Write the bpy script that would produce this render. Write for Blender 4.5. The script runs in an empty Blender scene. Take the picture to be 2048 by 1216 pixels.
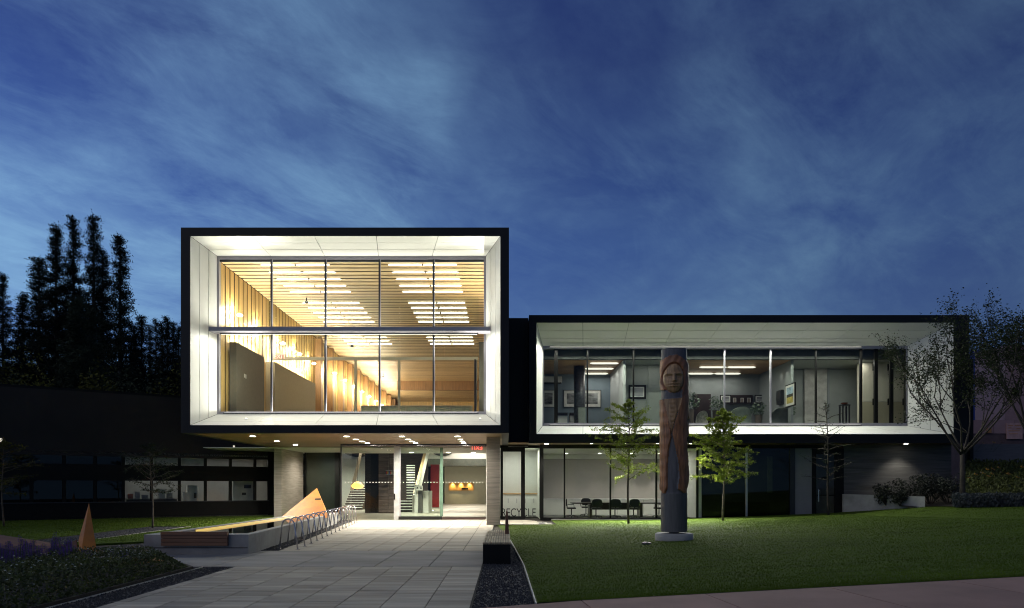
import bpy, bmesh, math, random
from mathutils import Vector, Matrix
random.seed(7)
R = math.radians
S = bpy.context.scene
COL = S.collection

# ------------------------------------------------------------------ camera
EYE, K, VX, VY = 1.6, 1365.0, 1010.0, 975.0        # eye height, focal length and vanishing point measured on the photo
cd = bpy.data.cameras.new('camera'); cam = bpy.data.objects.new('camera', cd); COL.objects.link(cam)
cam.location = (0, 0, EYE); cam.rotation_euler = (R(90), 0, 0)
cd.sensor_width = 36; cd.lens = 36 * K / 2048
cd.shift_x = (1024 - VX) / 2048; cd.shift_y = (VY - 608) / 2048
cd.clip_start = .1; cd.clip_end = 3000
S.camera = cam

# ------------------------------------------------------------------ dusk sky
w = bpy.data.worlds.new('World'); S.world = w; w.use_nodes = True
nt = w.node_tree; N = nt.nodes; L = nt.links
for n in list(N): N.remove(n)
def nd(tree, t, **kw):
    n = tree.nodes.new(t)
    for k, v in kw.items(): setattr(n, k, v)
    return n
def mth(tree, op, a, b=None, c=None):
    n = tree.nodes.new('ShaderNodeMath'); n.operation = op
    for i, v in enumerate((a, b, c)):
        if v is None: continue
        if isinstance(v, (int, float)): n.inputs[i].default_value = v
        else: tree.links.new(v, n.inputs[i])
    return n.outputs[0]
def ramp(tree, fac, stops):
    n = tree.nodes.new('ShaderNodeValToRGB'); e = n.color_ramp.elements
    while len(e) < len(stops): e.new(.5)
    for i, (p, c) in enumerate(stops):
        e[i].position = p; e[i].color = (c, c, c, 1) if isinstance(c, (int, float)) else (*c, 1)
    tree.links.new(fac, n.inputs[0]); return n.outputs[0]
def mixc(tree, fac, a, b, mode='MIX'):
    n = tree.nodes.new('ShaderNodeMix'); n.data_type = 'RGBA'; n.blend_type = mode
    for s, v in ((0, fac), (6, a), (7, b)):
        if isinstance(v, (int, float)): n.inputs[s].default_value = v
        elif isinstance(v, tuple): n.inputs[s].default_value = (*v, 1)
        else: tree.links.new(v, n.inputs[s])
    return n.outputs[2]
tc = nd(nt, 'ShaderNodeTexCoord'); sx = nd(nt, 'ShaderNodeSeparateXYZ'); L.new(tc.outputs['Generated'], sx.inputs[0])
dx, dy, dz = sx.outputs
zc = mth(nt, 'MAXIMUM', dz, 0.0)
sky = nd(nt, 'ShaderNodeTexSky', sky_type='NISHITA', sun_disc=False)     # the sun has just set, to the left
sky.sun_elevation = R(-3.0); sky.sun_rotation = R(-75); sky.altitude = 400; sky.dust_density = .3; sky.ozone_density = 4
base = ramp(nt, zc, [(0, (.115, .212, .385)), (.10, (.080, .165, .355)), (.33, (.034, .084, .255)), (.52, (.014, .033, .135)), (1, (.010, .022, .090))])
az = mth(nt, 'ADD', mth(nt, 'MULTIPLY', dx, -.62), mth(nt, 'MULTIPLY', dy, .22))       # brighter towards the sunset
azr = ramp(nt, mth(nt, 'MULTIPLY_ADD', az, .5, .5), [(0, .42), (.38, .54), (.58, .88), (.76, 1.30), (1, 1.45)])
base = mixc(nt, 1.0, base, azr, 'MULTIPLY')
base = mixc(nt, .5, base, sky.outputs[0], 'ADD')
# thin cirrus drifting on a plane high above
den = mth(nt, 'ADD', zc, .16)
cv = nd(nt, 'ShaderNodeCombineXYZ'); L.new(mth(nt, 'DIVIDE', dx, den), cv.inputs[0]); L.new(mth(nt, 'DIVIDE', dy, den), cv.inputs[1])
def cloud(rot, sc, scale, det, rough, dist, lo, hi, seed):
    mp = nd(nt, 'ShaderNodeMapping', vector_type='TEXTURE'); L.new(cv.outputs[0], mp.inputs[0])
    mp.inputs['Rotation'].default_value = (0, 0, R(rot)); mp.inputs['Scale'].default_value = (*sc, 1); mp.inputs['Location'].default_value = (seed, seed * .7, seed * 1.3)
    no = nd(nt, 'ShaderNodeTexNoise'); L.new(mp.outputs[0], no.inputs['Vector'])
    no.inputs['Scale'].default_value = scale; no.inputs['Detail'].default_value = det; no.inputs['Roughness'].default_value = rough; no.inputs['Distortion'].default_value = dist
    return ramp(nt, no.outputs[0], [(lo, 0), (hi, 1)])
c1 = cloud(52, (1.7, 1.), 1.5, 10, .60, .5, .38, .76, 11.3)
c2 = cloud(46, (2.0, 1.), 4.8, 10, .70, .6, .40, .84, 2.2)
c4 = cloud(30, (1.3, 1.), 9.0, 8, .65, .3, .30, .85, 5.2)
c3 = cloud(20, (1, 1), .60, 5, .55, .6, .36, .62, 9.1)
cl = mth(nt, 'MULTIPLY', mth(nt, 'MULTIPLY_ADD', c2, .62, mth(nt, 'MULTIPLY_ADD', c4, .16, mth(nt, 'MULTIPLY', c1, 1.0))), mth(nt, 'MULTIPLY_ADD', c3, .88, .10))
cl = mth(nt, 'MINIMUM', cl, .9)
cl = mth(nt, 'MULTIPLY', cl, ramp(nt, mth(nt, 'MULTIPLY_ADD', az, .5, .5), [(.3, .55), (.66, 1)]))
ccol = mixc(nt, 1.0, (.180, .340, .530), azr, 'MULTIPLY')
skyc = mixc(nt, cl, base, ccol)
bg = nd(nt, 'ShaderNodeBackground'); L.new(skyc, bg.inputs[0]); bg.inputs[1].default_value = 1.0
wo = nd(nt, 'ShaderNodeOutputWorld'); L.new(bg.outputs[0], wo.inputs[0])

sun = bpy.data.lights.new('afterglow_fill', 'SUN'); sun.energy = .40; sun.angle = R(60); sun.color = (1., .86, .68)          # warm fill added from the left behind the camera, lifts paving and lawn
so = bpy.data.objects.new('afterglow_fill', sun); COL.objects.link(so); so.rotation_euler = Vector((.62, .50, -.62)).to_track_quat('-Z', 'Y').to_euler()
vs = S.view_settings; vs.view_transform = 'Standard'; vs.look = 'None'; vs.exposure = 0; vs.gamma = 1; vs.use_curve_mapping = False
cy = S.cycles
cy.filter_width = 1.1; cy.use_denoising = True; cy.max_bounces = 8; cy.diffuse_bounces = 4; cy.glossy_bounces = 4; cy.transmission_bounces = 4; cy.transparent_max_bounces = 24
cy.sample_clamp_indirect = 4; cy.caustics_reflective = False; cy.caustics_refractive = False; cy.use_light_tree = True

# ------------------------------------------------------------------ helpers
def at(px, py, Y): return Vector(((px - VX) * Y / K, Y, EYE - (py - VY) * Y / K))
def ax(px, Y): return (px - VX) * Y / K
def azz(py, Y): return EYE - (py - VY) * Y / K
def ground_y(py, z=0.0): return (EYE - z) * K / (py - VY)

MATS = {}
def M(name, col, rough=.6, metal=0., var=.12, scale=3., stretch=(1, 1, 1), bump=0., bscale=30., rnd=0., spec=.5, col2=None, trans=0., emit=None):
    if name in MATS: return MATS[name]
    m = bpy.data.materials.new(name); m.use_nodes = True; t = m.node_tree
    p = t.nodes['Principled BSDF']; p.inputs['Roughness'].default_value = rough; p.inputs['Metallic'].default_value = metal
    p.inputs['Specular IOR Level'].default_value = spec
    g = nd(t, 'ShaderNodeNewGeometry'); mp = nd(t, 'ShaderNodeMapping'); mp.inputs['Scale'].default_value = stretch
    t.links.new(g.outputs['Position'], mp.inputs[0])
    no = nd(t, 'ShaderNodeTexNoise'); no.inputs['Scale'].default_value = scale; no.inputs['Detail'].default_value = 7; no.inputs['Roughness'].default_value = .6
    t.links.new(mp.outputs[0], no.inputs['Vector'])
    if rnd:
        oi = nd(t, 'ShaderNodeObjectInfo'); no.noise_dimensions = '4D'; t.links.new(mth(t, 'MULTIPLY', oi.outputs['Random'], 40.), no.inputs['W'])
    c2 = col2 or tuple(max(0, c * (1 - 2 * var)) for c in col); c1 = tuple(min(1, c * (1 + var)) for c in col)
    f = ramp(t, no.outputs[0], [(.32, 0), (.68, 1)])
    c = mixc(t, f, c2, c1)
    if rnd:
        k = mth(t, 'MULTIPLY_ADD', oi.outputs['Random'], 2 * rnd, 1 - rnd)
        kk = nd(t, 'ShaderNodeCombineXYZ')
        for i in range(3): t.links.new(k, kk.inputs[i])
        c = mixc(t, 1., c, kk.outputs[0], 'MULTIPLY')
    t.links.new(c, p.inputs['Base Color'])
    if bump:
        n2 = nd(t, 'ShaderNodeTexNoise'); n2.inputs['Scale'].default_value = bscale; n2.inputs['Detail'].default_value = 5; t.links.new(mp.outputs[0], n2.inputs['Vector'])
        b = nd(t, 'ShaderNodeBump'); b.inputs['Strength'].default_value = bump; b.inputs['Distance'].default_value = .02
        t.links.new(n2.outputs[0], b.inputs['Height']); t.links.new(b.outputs[0], p.inputs['Normal'])
    if trans:
        tr = nd(t, 'ShaderNodeBsdfTranslucent'); t.links.new(c, tr.inputs[0]); mx = nd(t, 'ShaderNodeMixShader'); mx.inputs[0].default_value = trans
        t.links.new(p.outputs[0], mx.inputs[1]); t.links.new(tr.outputs[0], mx.inputs[2]); t.links.new(mx.outputs[0], t.nodes['Material Output'].inputs[0])
    if emit:
        p.inputs['Emission Color'].default_value = (*emit[0], 1); p.inputs['Emission Strength'].default_value = emit[1]
    MATS[name] = m; return m
def glass(name, tint=(.9, .95, .92), ior=1.45, rough=0.0):
    if name in MATS: return MATS[name]
    m = bpy.data.materials.new(name); m.use_nodes = True; t = m.node_tree; t.nodes.remove(t.nodes['Principled BSDF'])
    tr = nd(t, 'ShaderNodeBsdfTransparent'); tr.inputs[0].default_value = (*tint, 1)
    gl = nd(t, 'ShaderNodeBsdfGlossy'); gl.inputs['Roughness'].default_value = rough
    fr = nd(t, 'ShaderNodeFresnel'); fr.inputs[0].default_value = ior
    gg = nd(t, 'ShaderNodeNewGeometry'); ff = mth(t, 'MULTIPLY', fr.outputs[0], mth(t, 'SUBTRACT', 1., gg.outputs['Backfacing']))     # each pane reflects once, on its outer face
    mx = nd(t, 'ShaderNodeMixShader'); t.links.new(ff, mx.inputs[0]); t.links.new(tr.outputs[0], mx.inputs[1]); t.links.new(gl.outputs[0], mx.inputs[2])
    t.links.new(mx.outputs[0], t.nodes['Material Output'].inputs[0]); MATS[name] = m; return m
def glow(name, col, strength):
    if name in MATS: return MATS[name]
    m = bpy.data.materials.new(name); m.use_nodes = True; p = m.node_tree.nodes['Principled BSDF']
    p.inputs['Base Color'].default_value = (.8, .8, .8, 1); p.inputs['Emission Color'].default_value = (*col, 1); p.inputs['Emission Strength'].default_value = strength
    MATS[name] = m; return m

ORG = {}
def org(o): return ORG.get(o.name, Vector((0, 0, 0))) if o else Vector((0, 0, 0))
def link(o, parent=None):
    COL.objects.link(o)
    if parent: o.parent = parent
    return o
def tag(o, label=None, cat=None, group=None, kind=None):
    if label: o['label'] = label
    if cat: o['category'] = cat
    if group: o['group'] = group
    if kind: o['kind'] = kind
    return o
def thing(name, label, cat, loc=(0, 0, 0), group=None):
    o = bpy.data.objects.new(name, None); o.location = loc; o.empty_display_size = .2; link(o)
    ORG[o.name] = Vector(loc); return tag(o, label, cat, group)
class MB:
    def __init__(s): s.v = []; s.f = []
    def box(s, a, b):
        x0, x1 = sorted((a[0], b[0])); y0, y1 = sorted((a[1], b[1])); z0, z1 = sorted((a[2], b[2])); n = len(s.v)
        s.v += [(x0, y0, z0), (x1, y0, z0), (x1, y1, z0), (x0, y1, z0), (x0, y0, z1), (x1, y0, z1), (x1, y1, z1), (x0, y1, z1)]
        s.f += [tuple(n + i for i in q) for q in ((0, 3, 2, 1), (4, 5, 6, 7), (0, 1, 5, 4), (1, 2, 6, 5), (2, 3, 7, 6), (3, 0, 4, 7))]
        return s
    def quad(s, *p):
        n = len(s.v); s.v += [tuple(q) for q in p]; s.f.append(tuple(range(n, n + len(p)))); return s
    def slab(s, p, nrm, th):                       # polygon p extruded by th along -nrm
        n = len(s.v); k = len(p); d = Vector(nrm).normalized() * th
        s.v += [tuple(q) for q in p] + [tuple(Vector(q) - d) for q in p]
        s.f.append(tuple(range(n, n + k))); s.f.append(tuple(range(n + 2 * k - 1, n + k - 1, -1)))
        for i in range(k): j = (i + 1) % k; s.f.append((n + i, n + k + i, n + k + j, n + j))
        return s
    def prism(s, poly, z0, z1):                    # plan polygon
        return s.slab([(x, y, z1) for x, y in poly], (0, 0, 1), z1 - z0)
    def tube(s, pts, rad, n=8, cap=True):
        pts = [Vector(p) for p in pts]; k = len(pts); base = len(s.v)
        rad = rad if isinstance(rad, (list, tuple)) else [rad] * k
        up = None
        for i, p in enumerate(pts):
            d = (pts[min(i + 1, k - 1)] - pts[max(i - 1, 0)]).normalized()
            if up is None: up = Vector((0, 0, 1)) if abs(d.z) < .9 else Vector((1, 0, 0))
            a = d.cross(up)
            a = a.normalized() if a.length > 1e-5 else d.orthogonal().normalized()
            b = a.cross(d).normalized(); up = b
            for j in range(n):
                t = 2 * math.pi * j / n; s.v.append(tuple(p + (a * math.cos(t) + b * math.sin(t)) * rad[i]))
        for i in range(k - 1):
            for j in range(n):
                q = (j + 1) % n; s.f.append((base + i * n + j, base + i * n + q, base + (i + 1) * n + q, base + (i + 1) * n + j))
        if cap: s.f.append(tuple(base + n - 1 - j for j in range(n))); s.f.append(tuple(base + (k - 1) * n + j for j in range(n)))
        return s
    def lathe(s, c, prof, n=24):                   # prof: (r, z) from bottom to top about a vertical axis
        return s.tube([(c[0], c[1], c[2] + z) for r, z in prof], [max(r, 1e-4) for r, z in prof], n)
    def build(s, name, mat, parent=None, smooth=False, bevel=0.):
        o0 = org(parent); me = bpy.data.meshes.new(name)
        me.from_pydata([(x - o0.x, y - o0.y, z - o0.z) for x, y, z in s.v], [], s.f)
        if smooth: me.polygons.foreach_set('use_smooth', [True] * len(me.polygons))
        me.materials.append(mat); me.update()
        o = bpy.data.objects.new(name, me); link(o, parent); ORG[o.name] = o0
        if bevel:
            b = o.modifiers.new('bevel', 'BEVEL'); b.width = bevel; b.segments = 2; b.limit_method = 'ANGLE'
        if smooth and not bevel:
            pass
        return o
def box(name, a, b, mat, parent=None, bevel=0.): return MB().box(a, b).build(name, mat, parent, bevel=bevel)
def again(o, d, parent=None):                      # another piece with the same mesh, moved by d
    c = o.copy(); c.location = o.location + Vector(d); link(c)
    c.parent = parent or o.parent; ORG[c.name] = org(c.parent); return c
def copy_tree(o, parent=None):
    c = o.copy(); link(c); c.parent = parent; ORG[c.name] = Vector(c.location) if parent is None else org(parent)
    for ch in list(o.children): copy_tree(ch, c)
    return c
def struct(o): o['kind'] = 'structure'; return o
def text(name, body, size, mat, loc, parent=None, depth=.01, rot=(90, 0, 0), align='CENTER', mirror=False, sx=1.):
    cu = bpy.data.curves.new(name, 'FONT'); cu.body = body; cu.size = size; cu.extrude = depth; cu.align_x = align
    tmp = bpy.data.objects.new('tmp', cu); COL.objects.link(tmp)
    dg = bpy.context.evaluated_depsgraph_get(); me = bpy.data.meshes.new_from_object(tmp.evaluated_get(dg)); bpy.data.objects.remove(tmp)
    mtx = Matrix.Translation(Vector(loc) - org(parent)) @ Matrix([[1, 0, 0, 0], [0, 1, 0, 0], [0, 0, 1, 0], [0, 0, 0, 1]]) @ (Matrix.Rotation(R(rot[2]), 4, 'Z') @ Matrix.Rotation(R(rot[0]), 4, 'X')) @ Matrix.Diagonal((-sx if mirror else sx, 1, 1, 1))
    me.transform(mtx); me.materials.clear(); me.materials.append(mat)
    o = bpy.data.objects.new(name, me); link(o, parent); ORG[o.name] = org(parent); return o
def lamp(kind, loc, energy, col, parent=None, **kw):
    l = bpy.data.lights.new('light', kind); l.energy = energy; l.color = col
    for k, v in kw.items():
        if k not in ('aim',): setattr(l, k, v)
    o = bpy.data.objects.new('light', l); o.location = Vector(loc) - org(parent); link(o, parent)
    if 'aim' in kw: o.rotation_euler = Vector(kw['aim']).to_track_quat('-Z', 'Y').to_euler()
    return o
def lerp(a, b, t): return Vector(a) + (Vector(b) - Vector(a)) * t
def panels(name, c, nu, nv, gap, th, nrm, mat, parent):   # bilinear patch c=(c00,c10,c11,c01) cut into nu x nv panels
    out = []
    def P(u, v): return lerp(lerp(c[0], c[1], u), lerp(c[3], c[2], u), v)
    lu = (Vector(c[1]) - Vector(c[0])).length; lv = (Vector(c[3]) - Vector(c[0])).length; gu = gap / lu / 2; gv = gap / lv / 2
    for i in range(nu):
        for j in range(nv):
            u0, u1, v0, v1 = i / nu + gu, (i + 1) / nu - gu, j / nv + gv, (j + 1) / nv - gv
            out.append(MB().slab([P(u0, v0), P(u1, v0), P(u1, v1), P(u0, v1)], nrm, th).build(name, mat, parent))
    return out
ORD = ['first', 'second', 'third', 'fourth', 'fifth', 'sixth', 'seventh', 'eighth', 'ninth', 'tenth', 'eleventh', 'twelfth', 'thirteenth', 'fourteenth', 'fifteenth', 'sixteenth', 'seventeenth', 'eighteenth', 'nineteenth', 'twentieth']

# ------------------------------------------------------------------ materials
m_black = M('black metal cladding', (.009, .0085, .010), .5, spec=.3, var=.1, scale=1.2)
m_white = M('white metal panel', (.72, .72, .68), .38, var=.03, scale=.7, rnd=.02)
m_alu = M('anodised aluminium', (.36, .345, .38), .42, .25, var=.05)
m_alud = M('dark aluminium', (.05, .05, .055), .4, .5, var=.05)
m_blk = M('matt black', (.007, .007, .007), .5, spec=.2)
m_glass = glass('clear glass', (.95, .97, .95), 1.4)
m_glassg = glass('greenish glass', (.90, .95, .91), 1.4)
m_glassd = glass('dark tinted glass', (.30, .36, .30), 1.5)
m_wood = M('fir ceiling wood', (.66, .45, .23), .5, var=.16, scale=2.2, stretch=(.35, 6, 6), rnd=.14)
m_woodw = M('fir wall wood', (.62, .40, .14), .5, var=.16, scale=2.2, stretch=(6, 6, .3), rnd=.14)
m_fin = M('brown wood fin', (.30, .16, .06), .5, var=.2, scale=2.5, stretch=(8, 8, .4), rnd=.1)
m_gap = M('dark gap backing', (.035, .02, .012), .8)
m_soffit = M('brown soffit plank', (.19, .125, .075), .5, var=.15, scale=2, stretch=(.3, 5, 5), rnd=.12)
m_conc = M('board formed concrete', (.34, .30, .255), .8, var=.14, scale=2.2, stretch=(.5, .5, 9), bump=.5, bscale=4)
m_concs = M('smooth concrete', (.33, .325, .31), .75, var=.14, scale=1.6, bump=.15, bscale=25)
m_concd = M('dark concrete', (.10, .098, .095), .8, var=.2, scale=1.5, stretch=(.4, .4, 7), bump=.4, bscale=4)
m_plaster = M('white plaster', (.72, .71, .67), .8, var=.02)
m_greywall = M('grey painted wall', (.20, .215, .215), .7, var=.03)
m_bluewall = M('blue grey painted wall', (.16, .20, .235), .7, var=.03)
m_greenwall = M('grey green painted wall', (.24, .255, .235), .7, var=.03)
m_stub = M('taupe fabric panel', (.155, .135, .10), .8, var=.04, scale=9)
m_stub2 = M('beige fabric panel', (.42, .36, .24), .8, var=.03, scale=9)
m_beige = M('beige painted steel', (.50, .47, .36), .6, var=.03)
m_red = M('red painted wall', (.30, .018, .022), .6, var=.04)
m_brick = M('dark tile', (.11, .085, .075), .5, var=.3, scale=5, stretch=(.4, .4, 6), bump=.4, bscale=6, rnd=.25)
m_corten = M('weathering steel', (.46, .165, .014), .55, var=.28, scale=2.2, bump=.15, bscale=14, col2=(.36, .13, .022))
m_paver = M('stone paver', (.38, .345, .28), .72, var=.15, scale=1.2, stretch=(.42, 4.2, 1), bump=.3, bscale=12, rnd=.2, col2=(.17, .15, .12))
m_band = M('cast concrete band', (.215, .212, .205), .75, var=.22, scale=1.0, stretch=(.5, 1.6, 1), bump=.15, bscale=20, rnd=.05)
m_joint = M('paving joint', (.03, .028, .026), .9)
m_gravel = M('dark gravel', (.030, .030, .036), .8, var=.4, scale=30, bump=.9, bscale=60)
m_soil = M('dark soil', (.03, .024, .018), .95, var=.3, scale=6, bump=.5, bscale=20)
m_lawn = M('lawn turf', (.066, .105, .013), .9, var=.25, scale=2.5, stretch=(.6, 3, 1), bump=.6, bscale=50, spec=.1)
m_blade = M('grass blade', (.088, .140, .016), .75, var=.22, scale=.9, stretch=(.45, 1.6, 1), spec=.15, trans=.3)
m_side = M('pinkish sidewalk concrete', (.31, .18, .145), .8, var=.1, scale=1.4, bump=.2, bscale=40, rnd=.05)
m_steel = M('brushed steel tube', (.62, .60, .62), .25, .85, var=.05)
m_bark = M('young bark', (.12, .095, .07), .85, var=.25, scale=8, bump=.4)
m_barkd = M('dark bark', (.05, .04, .032), .9, var=.25, scale=4, bump=.4)
m_leaf = M('fresh leaf', (.165, .215, .026), .55, var=.25, scale=3, spec=.2, trans=.45)
m_leafd = M('dark leaf', (.030, .042, .014), .6, var=.3, scale=3, spec=.2, trans=.2)
m_needle = M('pine needles', (.020, .026, .016), .8, var=.45, scale=.7, spec=.1)
m_needle2 = M('grey green needles', (.045, .055, .030), .8, var=.4, scale=.7, spec=.1)
m_bush = M('olive bush leaf', (.12, .11, .022), .7, var=.4, scale=.6, spec=.1, trans=.2)
m_blkplastic = M('black plastic', (.010, .010, .011), .4)
m_tablew = M('dark red wood', (.026, .013, .011), .35, var=.2)
WARM = (1., .91, .72); NEUT = (1., .94, .80); COOL = (1., .985, .91)
g_tube = glow('gallery tube glow', (1., .94, .78), 11)
g_down = glow('downlight glow', (1., .95, .82), 22)
g_office = glow('office tube glow', (1., .95, .82), 1.1)
g_exit = glow('exit sign glow', (1., .05, .04), 3.0)

# ================================================================== GROUND
GX = 260
g = MB().quad((-GX, -30, -.06), (GX, -30, -.06), (GX, 420, -.06), (-GX, 420, -.06)).build('ground', m_soil); struct(g)

# walkway: bed, then pavers one by one
wk = struct(MB().prism([(-5.45, 5.5), (-.44, 5.5), (-.50, 33.55), (-8.1, 33.55), (-7.25, 33.4), (-5.62, 17.2), (-5.6, 13.85), (-5.45, 13.8)], -.05, -.012).build('walkway', m_joint))
tp = MB().box((-.30, -.30, -.03), (.30, .30, 0)); 
def paver(x0, x1, y0, y1, mat, name='paver', dzz=0.):
    o = MB().box((x0, y0, -.03 + dzz), (x1, y1, dzz)).build(name, mat, wk); return o
PW = .6
for r in range(16):
    y0 = 13.8 - (r + 1) * .53; 
    if y0 < 6.2: break
    x = -.47 - (0 if r % 2 else 0)
    n = 0
    while x > -5.4:
        x1 = max(x - PW, -5.45)
        if x - x1 > .12: paver(x1 + .007, x - .007, y0 + .006, y0 + .524, m_paver, dzz=random.uniform(-.002, .002))
        x = x1
# the cast band
bx = [-.47, -1.55, -2.65, -4.3, -5.95, -7.7, -9.5, -11.5]
for i in range(len(bx) - 1): paver(bx[i + 1] + .010, bx[i] - .010, 13.81, 17.28, m_band, 'slab', random.uniform(-.001, .001))
# far pavers, too small to pick apart: one part
far = MB(); y = 17.3; r = 0
def left_edge(y): return -5.62 - (y - 17.2) * (1.63 / 16.2)
while y < 33.5:
    x = -.47
    while x > left_edge(y) - .1:
        x1 = max(x - PW, left_edge(y) - .12)
        if x - x1 > .1:
            h = random.uniform(-.002, .001); far.box((x1 + .011, y + .006, -.03), (x - .011, min(y + .53, 33.55) - .006, h))
        x = x1
    y += .53; r += 1
tag(far.build('paver', m_paver, wk), kind='stuff')
side_path = struct(MB().prism([(-.40, 29.6), (1.9, 29.6), (2.2, 31.3), (1.1, 33.5), (-.9, 33.5), (-.49, 31)], -.05, -.012).build('side_path', m_joint))
for i in range(4):
    for j in range(5):
        x0 = -.42 + i * .62; y0 = 29.65 + j * .77
        if x0 + .3 < 2.2: MB().box((x0 + .005, y0 + .005, -.03), (min(x0 + .615, 2.1 - .2 * j * (i > 2)), y0 + .765, .0)).build('paver', m_paver, side_path)

# gravel beds
def gravel(name, poly, n, z=-.02):
    b = struct(MB().prism(poly, z - .03, z).build(name, m_gravel)); mb = MB(); xs = [p[0] for p in poly]; ys = [p[1] for p in poly]
    def inside(x, y):
        c = False; k = len(poly)
        for i in range(k):
            (x1, y1), (x2, y2) = poly[i], poly[i - 1]
            if (y1 > y) != (y2 > y) and x < (x2 - x1) * (y - y1) / (y2 - y1) + x1: c = not c
        return c
    m = 0
    while m < n:
        x = random.uniform(min(xs), max(xs)); y = min(ys) + (max(ys) - min(ys)) * random.random() ** 1.6
        if not inside(x, y): continue
        m += 1; s = random.uniform(.012, .026); a = random.random() * 6.28; k = len(mb.v)
        for q in range(4): mb.v.append((x + s * math.cos(a + q * 1.57), y + s * math.sin(a + q * 1.57), z - .004))
        mb.v.append((x, y, z + s * .9)); mb.f += [(k, k + 1, k + 4), (k + 1, k + 2, k + 4), (k + 2, k + 3, k + 4), (k + 3, k, k + 4)]
    tag(mb.build('pebble', m_gravel, b), kind='stuff'); return b
gravel('gravel_bed_right', [(-.435, 5.6), (.42, 5.6), (.40, 9.4), (.36, 14), (.20, 19), (.12, 21.0), (-.46, 21.0)], 9000)
gravel('gravel_bed_left', [(-6.1, 5.6), (-5.46, 5.6), (-5.52, 13.78), (-6.1, 13.78)], 5000)
gravel('gravel_bed_racks', [(-6.25, 17.3), (-5.64, 17.25), (-7.2, 33.0), (-7.75, 33.0)], 3500)
gravel('gravel_bed_tree', [(-14.4, 18.5), (-12.7, 18.5), (-13.0, 28.2), (-14.7, 28.2)], 2500)
gravel('gravel_bed_basin', [(-11.5, 17.3), (-8.78, 17.3), (-8.78, 20.5), (-10.2, 20.5)], 1500)

# lawn on the right: rises to the right and towards the back
def pl(x, pts):
    if x <= pts[0][0]: return pts[0][1]
    for (a, b), (c, d) in zip(pts, pts[1:]):
        if x <= c: return b + (d - b) * (x - a) / (c - a)
    return pts[-1][1]
def lawn_z(x, y):
    t = min(1.2, max(0, (y - 9.4) / 23.6)); t = t * t * (3 - 2 * t) if t < 1 else 1
    f = .054 * (x - .3) * (1 if x > .3 else 0)
    b = pl(x, [(0, -.01), (7, .0), (10.5, .12), (16.5, .36), (19, .70), (23, .78), (40, .9)])
    return f * (1 - t) + b * t + .004
def lawn_left_edge(y): return pl(y, [(5, .45), (9.4, .43), (14, .39), (19, .23), (21, .16), (29.5, -.35)])
lv = MB(); NXL, NYL = 60, 60
for j in range(NYL + 1):
    y = 9.42 + (33.6 - 9.42) * j / NYL; xl = lawn_left_edge(y)
    if y > 29.5: xl = 2.25
    for i in range(NXL + 1):
        x = xl + (42 - xl) * (i / NXL) ** 1.3; lv.v.append((x, y, lawn_z(x, y)))
for j in range(NYL):
    for i in range(NXL): a = j * (NXL + 1) + i; lv.f.append((a, a + 1, a + NXL + 2, a + NXL + 1))
struct(lv.build('lawn', m_lawn, smooth=True))
def blades(name, n, samp, hfun, h0, h1, label):
    mb = MB()
    for _ in range(n):
        x, y = samp(); z = hfun(x, y); h = random.uniform(h0, h1); a = random.random() * 6.28; wd = .004 + .0004 * y; k = len(mb.v)
        lx, ly = random.uniform(-.5, .5) * h, random.uniform(-.5, .5) * h
        mb.v += [(x - wd * math.cos(a), y - wd * math.sin(a), z - .003), (x + wd * math.cos(a), y + wd * math.sin(a), z - .003), (x + lx, y + ly, z + h)]; mb.f.append((k, k + 1, k + 2))
    return tag(mb.build(name, m_blade), label, 'grass', kind='stuff')
def samp_r():
    while True:
        y = 9.45 + 24 * random.random() ** 1.7; x = random.uniform(.1, 9 + y * .8)
        if x > lawn_left_edge(y) + .03 and not (y > 29.5 and x < 2.25) and abs((x - 4.7)) + abs(y - 18.8) > .3: return x, min(y, 33.5)
blades('lawn_grass', 210000, samp_r, lawn_z, .010, .024, 'short mown grass of the lawn beside the entrance walk')
ll = struct(MB().prism([(-30, 17.5), (-14.5, 17.5), (-14.75, 28.3), (-12.9, 28.3), (-12.6, 18.5), (-10.3, 20.6), (-8.85, 22.0), (-8.85, 36.5), (-13.6, 39.5), (-30, 29)], -.05, .0).build('lawn_left', m_lawn))
def samp_l():
    while True:
        x = random.uniform(-24, -8.9); y = random.uniform(17.6, 36)
        if (x < -14.6 or (x > -12.7 and y > 18.6 + max(0, (x + 12.6)) * .95) or y > 28.4) and y < 39 + (x + 13.6) * .62: return x, y
blades('lawn_grass', 40000, samp_l, lambda x, y: 0., .02, .045, 'short mown grass of the strips left of the water basin')

struct(MB().box((2.3, 33.55, -.05), (9.9, 33.98, .035)).build('mow_strip', m_concs))
gt = tag(MB().box((ax(1077, 30.6), 29.9, -.03), (ax(1090, 30.6), 31.2, .004)).build('floor_grate', M('dark grate frame', (.05, .05, .05), .5, .5)), 'dark metal floor grate at the end of the side path', 'grate')
for i in range(6): MB().box((ax(1077, 30.6) + .02 + i * .048, 29.92, .0045), (ax(1077, 30.6) + .04 + i * .048, 31.18, .012)).build('bar', m_steel, gt)
# sidewalk along the street, rising to the right
sw = struct(MB().slab([(.3, 4.0, -.05), (40, 4.0, 2.06), (40, 9.39, 2.06), (.3, 9.39, -.05)], (0, 0, 1), .05).build('sidewalk', m_joint))
def swz(x): return .054 * (x - .3) + .006 if x > .3 else .006 - .02
xs = [-.42, 1.05, 2.75, 4.45, 6.15, 7.85, 9.55, 11.3, 13.0, 14.7, 16.4]
for i in range(len(xs) - 1):
    a, b = xs[i] + .008, xs[i + 1] - .008; dyl = .09
    MB().slab([(a + .55, 4.2, swz(a)), (b + .55, 4.2, swz(b)), (b, 9.38, swz(b)), (a, 9.38 if i else 9.10, swz(a))], (0, 0, 1), .05).build('slab', m_side, sw)
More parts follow.
